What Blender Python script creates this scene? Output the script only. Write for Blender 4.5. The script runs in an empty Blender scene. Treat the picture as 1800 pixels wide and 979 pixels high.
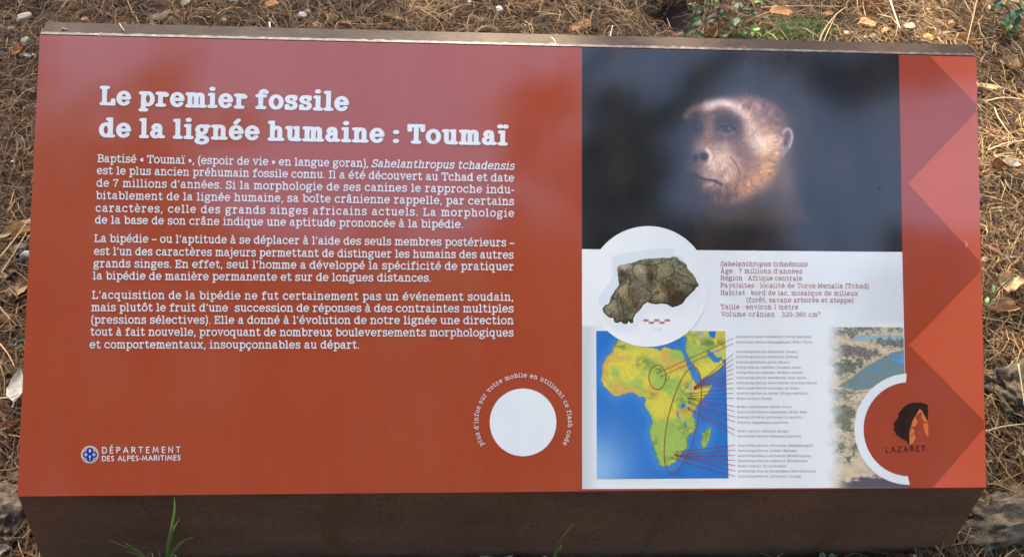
import bpy, math, random
import numpy as np
from mathutils import Vector, Matrix, noise as mnoise
R_ = math.radians
rng = np.random.default_rng(7)
random.seed(7)
SC = bpy.context.scene
COL = SC.collection

# ------------------------------------------------------------------ camera, sky, sun, exposure
F = 1650.0                                   # focal length in pixels of the 1800 px wide photograph
ALPHA = R_(35)                               # incline of the sign panel
RC = np.array([[0.9978215363933951, 0.003525782180651204, 0.06587678171813663],
               [-0.008211273287281643, 0.9974432017604606, 0.07099038141074135],
               [-0.06545805145683756, -0.07137666370639328, 0.9952992592068068]])
CP = np.array([-0.08808974, -0.10090267, 1.17320176])
M = np.array([[1, 0, 0], [0, math.cos(ALPHA), -math.sin(ALPHA)], [0, math.sin(ALPHA), math.cos(ALPHA)]])
ZC = 0.392                                   # height of the panel centre above the ground
ORG = np.array([0, 0, ZC])
RW = M @ RC.T                                # camera axes in world
CAM = M @ CP + ORG
NRM = M[:, 2]                                # panel normal
cam_d = bpy.data.cameras.new("camera")
cam_d.sensor_width = 36.0
cam_d.lens = F / 1800 * 36
cam_d.clip_start = 0.02
cam_d.clip_end = 500
cam = bpy.data.objects.new("camera", cam_d)
COL.objects.link(cam)
mw = np.eye(4); mw[:3, :3] = RW; mw[:3, 3] = CAM
cam.matrix_world = Matrix(mw.tolist())
SC.camera = cam

SUN_AZ, SUN_EL = R_(-26), R_(33)             # azimuth from +Y towards +X
SUND = np.array([math.sin(SUN_AZ) * math.cos(SUN_EL), math.cos(SUN_AZ) * math.cos(SUN_EL), math.sin(SUN_EL)])
wd = bpy.data.worlds.new("World"); SC.world = wd; wd.use_nodes = True
nt = wd.node_tree; nt.nodes.clear()
sky = nt.nodes.new('ShaderNodeTexSky'); sky.sky_type = 'NISHITA'; sky.sun_disc = False
sky.sun_elevation = SUN_EL; sky.sun_rotation = SUN_AZ; sky.air_density = 1.0; sky.dust_density = 5.0; sky.ozone_density = 0.5
bg = nt.nodes.new('ShaderNodeBackground'); bg.inputs[1].default_value = 0.15
wo = nt.nodes.new('ShaderNodeOutputWorld')
nt.links.new(sky.outputs[0], bg.inputs[0]); nt.links.new(bg.outputs[0], wo.inputs[0])
sun_d = bpy.data.lights.new("sun", 'SUN'); sun_d.energy = 4.8; sun_d.angle = R_(0.55); sun_d.color = (1.0, 0.86, 0.66)
sun = bpy.data.objects.new("sun", sun_d); COL.objects.link(sun)
sun.rotation_euler = Vector(SUND).to_track_quat('Z', 'Y').to_euler()
SC.view_settings.view_transform = 'Standard'; SC.view_settings.look = 'None'
SC.view_settings.gamma = 1.0; SC.view_settings.use_curve_mapping = False
SC.view_settings.exposure = 2.7
SC.cycles.max_bounces = 6; SC.cycles.diffuse_bounces = 3; SC.cycles.glossy_bounces = 3

# ------------------------------------------------------------------ photo pixel <-> world geometry
def ray(px, py):
    px = np.asarray(px, float); py = np.asarray(py, float)
    d = np.stack([(px - 900) / F, -(py - 489.5) / F, -np.ones_like(px)], -1)
    return d @ RW.T
def on_panel(px, py, h=0.0):
    d = ray(px, py)
    k = (ORG + NRM * h - CAM) @ NRM / (d @ NRM)
    return CAM + d * np.asarray(k)[..., None]
def on_z(px, py, z=0.0):
    d = ray(px, py)
    return CAM + d * (((z - CAM[2]) / d[..., 2])[..., None])
def project(p):
    q = (np.asarray(p) - CAM) @ RW
    return 900 + F * q[..., 0] / -q[..., 2], 489.5 - F * q[..., 1] / -q[..., 2]
def lin(c):
    return tuple(((v / 255) / 12.92 if v / 255 <= 0.04045 else ((v / 255 + 0.055) / 1.055) ** 2.4) for v in c)

# ------------------------------------------------------------------ object helpers
def mesh_obj(name, verts, faces, mat, parent=None, cols=None, smooth=False, loc=None):
    verts = np.asarray(verts, np.float64)
    pl = np.zeros(3)
    if parent is not None:
        q = parent
        while q is not None:
            pl = pl + np.array(q.location); q = q.parent
    org = np.array(loc, float) if loc is not None else (pl if parent is not None else np.zeros(3))
    me = bpy.data.meshes.new(name)
    vv = verts - org
    if isinstance(faces, np.ndarray):
        nv, nf, k = len(vv), len(faces), faces.shape[1]
        me.vertices.add(nv); me.vertices.foreach_set('co', vv.astype(np.float32).ravel())
        me.loops.add(nf * k); me.loops.foreach_set('vertex_index', faces.astype(np.int32).ravel())
        me.polygons.add(nf); me.polygons.foreach_set('loop_start', np.arange(0, nf * k, k, dtype=np.int32))
        me.update(calc_edges=True); me.validate()
    else:
        me.from_pydata(vv.tolist(), [], faces); me.update()
    if cols is not None:
        a = me.color_attributes.new('Col', 'FLOAT_COLOR', 'POINT')
        c = np.ones((len(vv), 4), np.float32); c[:, :3] = np.asarray(cols, np.float32)
        a.data.foreach_set('color', c.ravel())
    if smooth:
        me.polygons.foreach_set('use_smooth', np.ones(len(me.polygons), bool))
    me.materials.append(mat)
    o = bpy.data.objects.new(name, me); COL.objects.link(o)
    if parent is not None:
        o.parent = parent
        o.location = tuple(org - pl)
    else:
        o.location = tuple(org)
    return o
def tag(o, label=None, cat=None, group=None, kind=None):
    if label: o['label'] = label
    if cat: o['category'] = cat
    if group: o['group'] = group
    if kind: o['kind'] = kind
    return o
def empty(name, loc, label, cat, group=None):
    o = bpy.data.objects.new(name, None); COL.objects.link(o); o.location = tuple(loc)
    return tag(o, label, cat, group)

# value noise, vectorised
def vnoise(x, y, seed=0):
    x = np.asarray(x, float); y = np.asarray(y, float)
    xi = np.floor(x).astype(np.int64); yi = np.floor(y).astype(np.int64)
    fx = x - xi; fy = y - yi; fx = fx * fx * (3 - 2 * fx); fy = fy * fy * (3 - 2 * fy)
    def h(a, b):
        n = (a * 374761393 + b * 668265263 + seed * 974711) & 0x7fffffff
        n = ((n ^ (n >> 13)) * 1274126177) & 0x7fffffff
        return ((n ^ (n >> 16)) & 0xffff) / 65535.0
    return (h(xi, yi) * (1 - fx) + h(xi + 1, yi) * fx) * (1 - fy) + (h(xi, yi + 1) * (1 - fx) + h(xi + 1, yi + 1) * fx) * fy
def fbm(x, y, seed=0, o=4):
    s = 0; a = .5; t = 0
    for i in range(o):
        s = s + a * vnoise(x * 2 ** i, y * 2 ** i, seed + i); t += a; a *= .5
    return s / t
def sstep(a, b, x):
    t = np.clip((x - a) / (b - a), 0, 1); return t * t * (3 - 2 * t)

# ------------------------------------------------------------------ materials
def mat_new(name):
    m = bpy.data.materials.new(name); m.use_nodes = True
    n = m.node_tree.nodes; l = m.node_tree.links
    return m, n, l, n['Principled BSDF']
def N(n, t, **kw):
    x = n.new(t)
    for k, v in kw.items():
        setattr(x, k, v)
    return x
def noise_node(n, l, scale, detail=4, rough=.6, coord=None):
    tc = n.new('ShaderNodeTexCoord'); nz = n.new('ShaderNodeTexNoise')
    nz.inputs['Scale'].default_value = scale; nz.inputs['Detail'].default_value = detail; nz.inputs['Roughness'].default_value = rough
    l.new(tc.outputs['Object' if coord is None else coord], nz.inputs['Vector']); return nz
def ramp(n, l, src, stops):
    r = n.new('ShaderNodeValToRGB')
    while len(r.color_ramp.elements) < len(stops): r.color_ramp.elements.new(.5)
    for e, (p, c) in zip(r.color_ramp.elements, stops):
        e.position = p; e.color = (*c, 1) if len(c) == 3 else c
    l.new(src, r.inputs['Fac']); return r
def bump(n, l, b, src, strength, dist):
    bp = n.new('ShaderNodeBump'); bp.inputs['Strength'].default_value = strength; bp.inputs['Distance'].default_value = dist
    l.new(src, bp.inputs['Height']); l.new(bp.outputs[0], b.inputs['Normal']); return bp

def printed(name):
    m, n, l, b = mat_new(name)
    at = N(n, 'ShaderNodeAttribute', attribute_name='Col')
    nz = noise_node(n, l, 14, 5)
    mr = n.new('ShaderNodeMapRange'); mr.inputs['To Min'].default_value = .93; mr.inputs['To Max'].default_value = 1.07
    l.new(nz.outputs['Fac'], mr.inputs['Value'])
    mx = N(n, 'ShaderNodeMix', data_type='RGBA', blend_type='MULTIPLY'); mx.inputs['Factor'].default_value = 1
    l.new(at.outputs['Color'], mx.inputs['A']); l.new(mr.outputs[0], mx.inputs['B'])
    # sparse pale specks of dust stuck to the laminate
    vo = n.new('ShaderNodeTexVoronoi'); vo.inputs['Scale'].default_value = 26; vo.inputs['Randomness'].default_value = 1
    tc = n.new('ShaderNodeTexCoord'); l.new(tc.outputs['Object'], vo.inputs['Vector'])
    lt = N(n, 'ShaderNodeMath', operation='LESS_THAN'); lt.inputs[1].default_value = .016; l.new(vo.outputs['Distance'], lt.inputs[0])
    sp = N(n, 'ShaderNodeMix', data_type='RGBA'); sp.inputs['B'].default_value = (.55, .42, .36, 1)
    mu = N(n, 'ShaderNodeMath', operation='MULTIPLY'); mu.inputs[1].default_value = .6; l.new(lt.outputs[0], mu.inputs[0])
    l.new(mu.outputs[0], sp.inputs['Factor']); l.new(mx.outputs['Result'], sp.inputs['A'])
    mpd = n.new('ShaderNodeMapping'); mpd.inputs['Scale'].default_value = (9, 2.2, 2.2); l.new(tc.outputs['Object'], mpd.inputs['Vector'])
    nd = n.new('ShaderNodeTexNoise'); nd.inputs['Scale'].default_value = 1.6; nd.inputs['Detail'].default_value = 9; nd.inputs['Roughness'].default_value = .68; l.new(mpd.outputs[0], nd.inputs['Vector'])
    rd = ramp(n, l, nd.outputs['Fac'], [(.45, (0, 0, 0)), (.75, (.09, .09, .09))])
    du = N(n, 'ShaderNodeMix', data_type='RGBA'); du.inputs['B'].default_value = (.38, .21, .13, 1)
    l.new(rd.outputs[0], du.inputs['Factor']); l.new(sp.outputs['Result'], du.inputs['A'])
    l.new(du.outputs['Result'], b.inputs['Base Color'])
    n9 = noise_node(n, l, 5, 6, .6)
    mrr = n.new('ShaderNodeMapRange'); mrr.inputs['From Min'].default_value = .3; mrr.inputs['From Max'].default_value = .7
    mrr.inputs['To Min'].default_value = .075; mrr.inputs['To Max'].default_value = .115; l.new(n9.outputs['Fac'], mrr.inputs['Value']); l.new(mrr.outputs[0], b.inputs['Roughness'])
    b.inputs['IOR'].default_value = 1.75
    n2 = noise_node(n, l, 900, 1, .5)
    bump(n, l, b, n2.outputs['Fac'], .045, .0002)
    return m
MPRINT = printed('printed_laminate')

def steel(name, stops, scale, rough, bstr=.25, spec=.5):
    m, n, l, b = mat_new(name)
    nz = noise_node(n, l, scale, 8, .65)
    r = ramp(n, l, nz.outputs['Fac'], stops)
    n3 = noise_node(n, l, 160, 3, .6)
    r3 = ramp(n, l, n3.outputs['Fac'], [(.30, (.35, .3, .28)), (.42, (1, 1, 1))])
    mx = N(n, 'ShaderNodeMix', data_type='RGBA', blend_type='MULTIPLY'); mx.inputs['Factor'].default_value = .6
    l.new(r.outputs[0], mx.inputs['A']); l.new(r3.outputs[0], mx.inputs['B'])
    l.new(mx.outputs['Result'], b.inputs['Base Color'])
    b.inputs['Roughness'].default_value = rough; b.inputs['Specular IOR Level'].default_value = spec
    bump(n, l, b, n3.outputs['Fac'], bstr, .001)
    return m
def plate_mat():
    m, n, l, b = mat_new('weathered_steel')
    tc = n.new('ShaderNodeTexCoord')
    def nz(sc, det, ro, loc=(0, 0, 0), rot=(0, 0, 0)):
        mp = n.new('ShaderNodeMapping'); mp.inputs['Scale'].default_value = sc; mp.inputs['Location'].default_value = loc; mp.inputs['Rotation'].default_value = rot
        q = n.new('ShaderNodeTexNoise'); q.inputs['Scale'].default_value = 1; q.inputs['Detail'].default_value = det; q.inputs['Roughness'].default_value = ro
        l.new(tc.outputs['Object'], mp.inputs['Vector']); l.new(mp.outputs[0], q.inputs['Vector']); return q.outputs['Fac']
    base_ = ramp(n, l, nz((5, 5, 9), 9, .68), [(.28, (.095, .048, .034)), (.46, (.135, .069, .046)), (.60, (.162, .083, .053)), (.78, (.22, .108, .057))])
    run = ramp(n, l, nz((16, 16, 3.2), 6, .6, (3, 1, 2), (0, .5, 0)), [(.58, (0, 0, 0)), (.72, (1, 1, 1))])
    mx = N(n, 'ShaderNodeMix', data_type='RGBA'); l.new(run.outputs[0], mx.inputs['Factor']); l.new(base_.outputs[0], mx.inputs['A']); mx.inputs['B'].default_value = (.115, .058, .030, 1)
    sp = ramp(n, l, nz((150, 150, 150), 4, .7), [(.34, (.5, .45, .42)), (.5, (1, 1, 1)), (.70, (1, 1, 1)), (.76, (2.2, 2.1, 2.0))])
    m2 = N(n, 'ShaderNodeMix', data_type='RGBA', blend_type='MULTIPLY'); m2.inputs['Factor'].default_value = .75; l.new(mx.outputs['Result'], m2.inputs['A']); l.new(sp.outputs[0], m2.inputs['B'])
    # soil splashed along the foot
    sx = n.new('ShaderNodeSeparateXYZ'); l.new(tc.outputs['Object'], sx.inputs[0])
    mr = n.new('ShaderNodeMapRange'); mr.inputs['From Min'].default_value = .06; mr.inputs['From Max'].default_value = .0; l.new(sx.outputs['Z'], mr.inputs['Value'])
    ns = ramp(n, l, nz((38, 38, 38), 6, .7), [(.42, (0, 0, 0)), (.62, (1, 1, 1))])
    mm = N(n, 'ShaderNodeMath', operation='MULTIPLY'); l.new(mr.outputs[0], mm.inputs[0]); l.new(ns.outputs[0], mm.inputs[1])
    m3 = N(n, 'ShaderNodeMix', data_type='RGBA'); l.new(mm.outputs[0], m3.inputs['Factor']); l.new(m2.outputs['Result'], m3.inputs['A']); m3.inputs['B'].default_value = (.12, .09, .06, 1)
    l.new(m3.outputs['Result'], b.inputs['Base Color']); b.inputs['Roughness'].default_value = .6; b.inputs['Specular IOR Level'].default_value = .2
    n3 = noise_node(n, l, 170, 3, .6); bump(n, l, b, n3.outputs['Fac'], .3, .001)
    return m
MPLATE = plate_mat()
MFLANGE = steel('weathered_steel_ledge', [(.25, (.032, .021, .017)), (.5, (.048, .033, .026)), (.75, (.074, .053, .040))], 14, .62, .35, .12)
MEDGE = steel('bare_steel_edge', [(.42, (.035, .025, .022)), (.54, (.085, .07, .066)), (.72, (.19, .19, .2))], 90, .45)

def vcol(name, rough=.8, nscale=120, var=.35, bstr=.3, bdist=.001, spec=.3, trans=0.0):
    m, n, l, b = mat_new(name)
    at = N(n, 'ShaderNodeAttribute', attribute_name='Col')
    nz = noise_node(n, l, nscale, 5, .65)
    mr = n.new('ShaderNodeMapRange'); mr.inputs['From Min'].default_value = .25; mr.inputs['From Max'].default_value = .75
    mr.inputs['To Min'].default_value = 1 - var; mr.inputs['To Max'].default_value = 1 + var
    l.new(nz.outputs['Fac'], mr.inputs['Value'])
    mx = N(n, 'ShaderNodeMix', data_type='RGBA', blend_type='MULTIPLY'); mx.inputs['Factor'].default_value = 1
    l.new(at.outputs['Color'], mx.inputs['A']); l.new(mr.outputs[0], mx.inputs['B'])
    l.new(mx.outputs['Result'], b.inputs['Base Color'])
    b.inputs['Roughness'].default_value = rough; b.inputs['Specular IOR Level'].default_value = spec
    if bstr: bump(n, l, b, nz.outputs['Fac'], bstr, bdist)
    if trans:
        tr = n.new('ShaderNodeBsdfTranslucent'); l.new(mx.outputs['Result'], tr.inputs['Color'])
        ms = n.new('ShaderNodeMixShader'); ms.inputs[0].default_value = trans
        l.new(b.outputs[0], ms.inputs[1]); l.new(tr.outputs[0], ms.inputs[2]); l.new(ms.outputs[0], n['Material Output'].inputs['Surface'])
    return m
MNEEDLE = vcol('dry_needle', .7, 60, .25, 0)
MDRY = vcol('dry_leaf_surface', .7, 130, .28, .5, .0015, .3, .15)
MBARK = vcol('bark_and_wood', .85, 150, .4, .8, .002)
MSTONE = vcol('stone_surface', .85, 70, .35, .8, .003)
MROCK = vcol('rock_surface', .9, 26, .6, 1.0, .012)
MGREEN = vcol('green_leaf_surface', .58, 90, .25, .25, .0008, .35, .2)
MCROWN = vcol('canopy_needles', .7, 8, .3, 0, 0, .2, .2)

def soil_mat():
    m, n, l, b = mat_new('forest_soil')
    nz = noise_node(n, l, 9, 10, .7)
    r = ramp(n, l, nz.outputs['Fac'], [(.3, (.014, .009, .006)), (.5, (.035, .023, .015)), (.7, (.08, .055, .034))])
    l.new(r.outputs[0], b.inputs['Base Color']); b.inputs['Roughness'].default_value = .95
    n2 = noise_node(n, l, 70, 8, .75); bump(n, l, b, n2.outputs['Fac'], 1, .012)
    return m
MSOIL = soil_mat()

# ------------------------------------------------------------------ the ground sheet
PIT = on_z(np.array(1188.), np.array(22.), 0.0)
def gheight(x, y):
    r = np.hypot(x, y)
    return -.075 * np.exp(-((x - PIT[0]) / .062) ** 2 - ((y - PIT[1]) / .085) ** 2) + ((fbm(x * 1.6 + 9, y * 1.6 + 4, 3) - .5) * .035 + (fbm(x * 9, y * 9, 5, 3) - .5) * .018) * sstep(12, 3, r) - .004
g = np.concatenate([-np.geomspace(2.6, 90, 22)[::-1], np.linspace(-2.5, 2.5, 168), np.geomspace(2.6, 90, 22)])
GX, GY = np.meshgrid(g, g, indexing='ij')
n_ = len(g); idx = np.arange(n_ * n_).reshape(n_, n_)
mesh_obj('ground', np.stack([GX, GY, gheight(GX, GY)], -1).reshape(-1, 3),
         np.stack([idx[:-1, :-1], idx[1:, :-1], idx[1:, 1:], idx[:-1, 1:]], -1).reshape(-1, 4), MSOIL, smooth=True)['kind'] = 'structure'

# ------------------------------------------------------------------ the lectern
base = empty('information_lectern', (0, 0, 0),
             'low rust brown steel lectern carrying a glossy red printed information panel', 'information sign')
TH = .006
c_px = [(70, 62), (1716, 100), (1734, 856.5), (30, 872)]
top4 = np.array([on_panel(x, y) for x, y in c_px])                     # TL TR BR BL
bot4 = top4 - NRM * TH
board = mesh_obj('printed_panel', np.vstack([top4, bot4]),
                 [(3, 2, 1, 0), (4, 5, 6, 7), (0, 1, 5, 4), (1, 2, 6, 5), (2, 3, 7, 6), (3, 0, 4, 7)], MPRINT, base,
                 cols=np.tile(lin((160, 69, 44)), (8, 1)))
board['label'] = 'glossy red printed panel face'
INS = bot4 - NRM * .0005
TL, TR, BR, BL = INS
def slab(name, quad, nrm, th, mat, parent=base):
    """a plate of real thickness from four corners"""
    q = np.array(quad); b_ = q - np.array(nrm) * th
    return mesh_obj(name, np.vstack([q, b_]), [(3, 2, 1, 0), (4, 5, 6, 7), (0, 1, 5, 4), (1, 2, 6, 5), (2, 3, 7, 6), (3, 0, 4, 7)], mat, parent)
def on_vplane(px, py, p0, nrm):
    d = ray(px, py); return CAM + d * (((p0 - CAM) @ nrm) / (d @ nrm))
# steel tray carrying the panel
tray = [TL + [.001, 0, 0], TR + [-.001, 0, 0], BR + [-.002, .003, 0], BL + [.002, .003, 0]]
slab('backing_plate', tray, NRM, .004, MPLATE)
# front plate, vertical, tapering to the ground
zf = BL[2] - .004
fp = np.array([0, BL[1] + .008, 0]); fn = np.array([0, -1, 0.0])
bl = on_vplane(73, 979, fp, fn); br = on_vplane(1658, 979, fp, fn)
def ext(a, b_, z):
    k = (z - a[2]) / (b_[2] - a[2]); return a + (b_ - a) * k
a_l = on_vplane(32, 872, fp, fn); a_r = on_vplane(1732, 857, fp, fn)
zt = BL[2] - .002
f4 = [ext(a_l, bl, zt), ext(a_r, br, BR[2] - .002), ext(a_r, br, -.06), ext(a_l, bl, -.06)]
slab('front_plate', f4, fn, .004, MPLATE)
# rear ledge: folds back level from the top edge of the panel
zl = top4[0][2] - .001, top4[1][2] - .001
rl = on_z(82, 39, zl[0]); rr = on_z(1698, 79, zl[1])
l4 = [rl, rr, top4[1] + [0, .002, -.001], top4[0] + [0, .002, -.001]]
slab('rear_ledge', l4, (0, 0, 1), .004, MFLANGE)
# bare cut edge where ledge meets panel, worn and speckled
e0 = top4[0] + np.array([.0, .0015, .0005]); e1 = top4[1] + np.array([0, .0015, .0005])
ne = 160
ev = []; 
for i in range(ne + 1):
    p = e0 + (e1 - e0) * i / ne
    w = .0044 + .003 * (mnoise.noise((i * .9, 3, 1)) )
    ev += [p, p + np.array([0, w, 0])]
ev = np.array(ev); ef = [(2 * i, 2 * i + 2, 2 * i + 3, 2 * i + 1) for i in range(ne)]
mesh_obj('worn_edge', ev, ef, MEDGE, base)
# rear plate and side plates
yb = rl[1]
slab('rear_plate', [np.array([rl[0] + .004, yb - .001, zl[0] - .004]), np.array([rr[0] - .004, rr[1] - .001, zl[1] - .004]),
                    np.array([rr[0] - .05, rr[1] - .02, -.06]), np.array([rl[0] + .05, yb - .02, -.06])], (0, 1, 0), .004, MPLATE)
for s, (A, B, C, D) in (('l', (TL + [.002, .004, -.008], BL + [.004, .014, -.008], f4[3] + [.001, .006, 0], np.array([rl[0] + .051, yb - .03, -.06]))),
                        ('r', (TR + [-.002, .004, -.008], BR + [-.004, .014, -.008], f4[2] + [-.001, .006, 0], np.array([rr[0] - .051, rr[1] - .03, -.06])))):
    nr = np.array([-1, 0, 0]) if s == 'l' else np.array([1, 0, 0])
    slab('side_plate', [A, B, C, D] if s == 'l' else [D, C, B, A], nr, .003, MPLATE)

# ------------------------------------------------------------------ print helpers (flat sheets laminated on the panel)
def sheet(name, poly, color, h, label=None, parent=board):
    p = np.array(poly, float)
    v = on_panel(p[:, 0], p[:, 1], h)
    o = mesh_obj(name, v, [tuple(range(len(p)))[::-1]], MPRINT, parent, cols=np.tile(color, (len(p), 1)))
    if label: o['label'] = label
    return o
def image_sheet(name, x0, y0, x1, y1, step, fn, h, quad=None, keep=None, label=None):
    """grid sheet whose vertex colours carry a printed picture; fn(X, Y) -> rgb display colours 0..255 in photo pixels"""
    nx = int((x1 - x0) / step) + 1; ny = int((y1 - y0) / step) + 1
    U, V = np.meshgrid(np.linspace(0, 1, nx), np.linspace(0, 1, ny))
    q = np.array(quad if quad else [(x0, y0), (x1, y0), (x1, y1), (x0, y1)], float)
    PX = (q[0, 0] * (1 - U) + q[1, 0] * U) * (1 - V) + (q[3, 0] * (1 - U) + q[2, 0] * U) * V
    PY = (q[0, 1] * (1 - U) + q[1, 1] * U) * (1 - V) + (q[3, 1] * (1 - U) + q[2, 1] * U) * V
    c = np.clip(fn(PX, PY), 0, 255) / 255.0
    c = np.where(c <= .04045, c / 12.92, ((c + .055) / 1.055) ** 2.4)
    ix = np.arange(nx * ny).reshape(ny, nx)
    fc = np.stack([ix[1:, :-1], ix[1:, 1:], ix[:-1, 1:], ix[:-1, :-1]], -1).reshape(-1, 4)
    verts = on_panel(PX.ravel(), PY.ravel(), h); cc = c.reshape(-1, 3)
    if keep is not None:
        k = keep(PX, PY).ravel()
        fc = fc[k[fc].all(1)]
        used = np.unique(fc); mp = -np.ones(len(k), int); mp[used] = np.arange(len(used))
        fc = mp[fc]; verts = verts[used]; cc = cc[used]
    o = mesh_obj(name, verts, fc, MPRINT, board, cols=cc)
    if label: o['label'] = label
    return o
def disc_poly(cx, cy, rx, ry=None, n=72, a0=0, a1=360):
    ry = ry or rx
    return [(cx + rx * math.cos(R_(a0 + (a1 - a0) * i / n)), cy - ry * math.sin(R_(a0 + (a1 - a0) * i / n))) for i in range(n + (0 if a1 - a0 == 360 else 1))][::-1]
def seg_dist(X, Y, pts):
    d = np.full(X.shape, 1e9)
    for (ax, ay), (bx, by) in zip(pts[:-1], pts[1:]):
        L = (bx - ax) ** 2 + (by - ay) ** 2 + 1e-9
        t = np.clip(((X - ax) * (bx - ax) + (Y - ay) * (by - ay)) / L, 0, 1)
        d = np.minimum(d, np.hypot(X - ax - t * (bx - ax), Y - ay - t * (by - ay)))
    return d
def poly_sdf(X, Y, pts):
    pts = list(pts); inside = np.zeros(X.shape, bool)
    for (ax, ay), (bx, by) in zip(pts, pts[1:] + pts[:1]):
        c = ((ay > Y) != (by > Y)) & (X < (bx - ax) * (Y - ay) / (by - ay + 1e-12) + ax)
        inside ^= c
    d = seg_dist(X, Y, pts + pts[:1])
    return np.where(inside, -d, d)
def smooth_pts(pts, n=8, closed=False):
    P = [np.array(p, float) for p in pts]; out = []
    m_ = len(P)
    rngi = range(m_ if closed else m_ - 1)
    for i in rngi:
        if closed: p0, p1, p2, p3 = P[i - 1], P[i], P[(i + 1) % m_], P[(i + 2) % m_]
        else: p0, p1, p2, p3 = P[max(i - 1, 0)], P[i], P[i + 1], P[min(i + 2, m_ - 1)]
        for k in range(n):
            t = k / n
            out.append(.5 * ((2 * p1) + (-p0 + p2) * t + (2 * p0 - 5 * p1 + 4 * p2 - p3) * t * t + (-p0 + 3 * p1 - 3 * p2 + p3) * t ** 3))
    if not closed: out.append(P[-1])
    return [tuple(p) for p in out]
WHITE = (.73, .74, .72)

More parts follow.
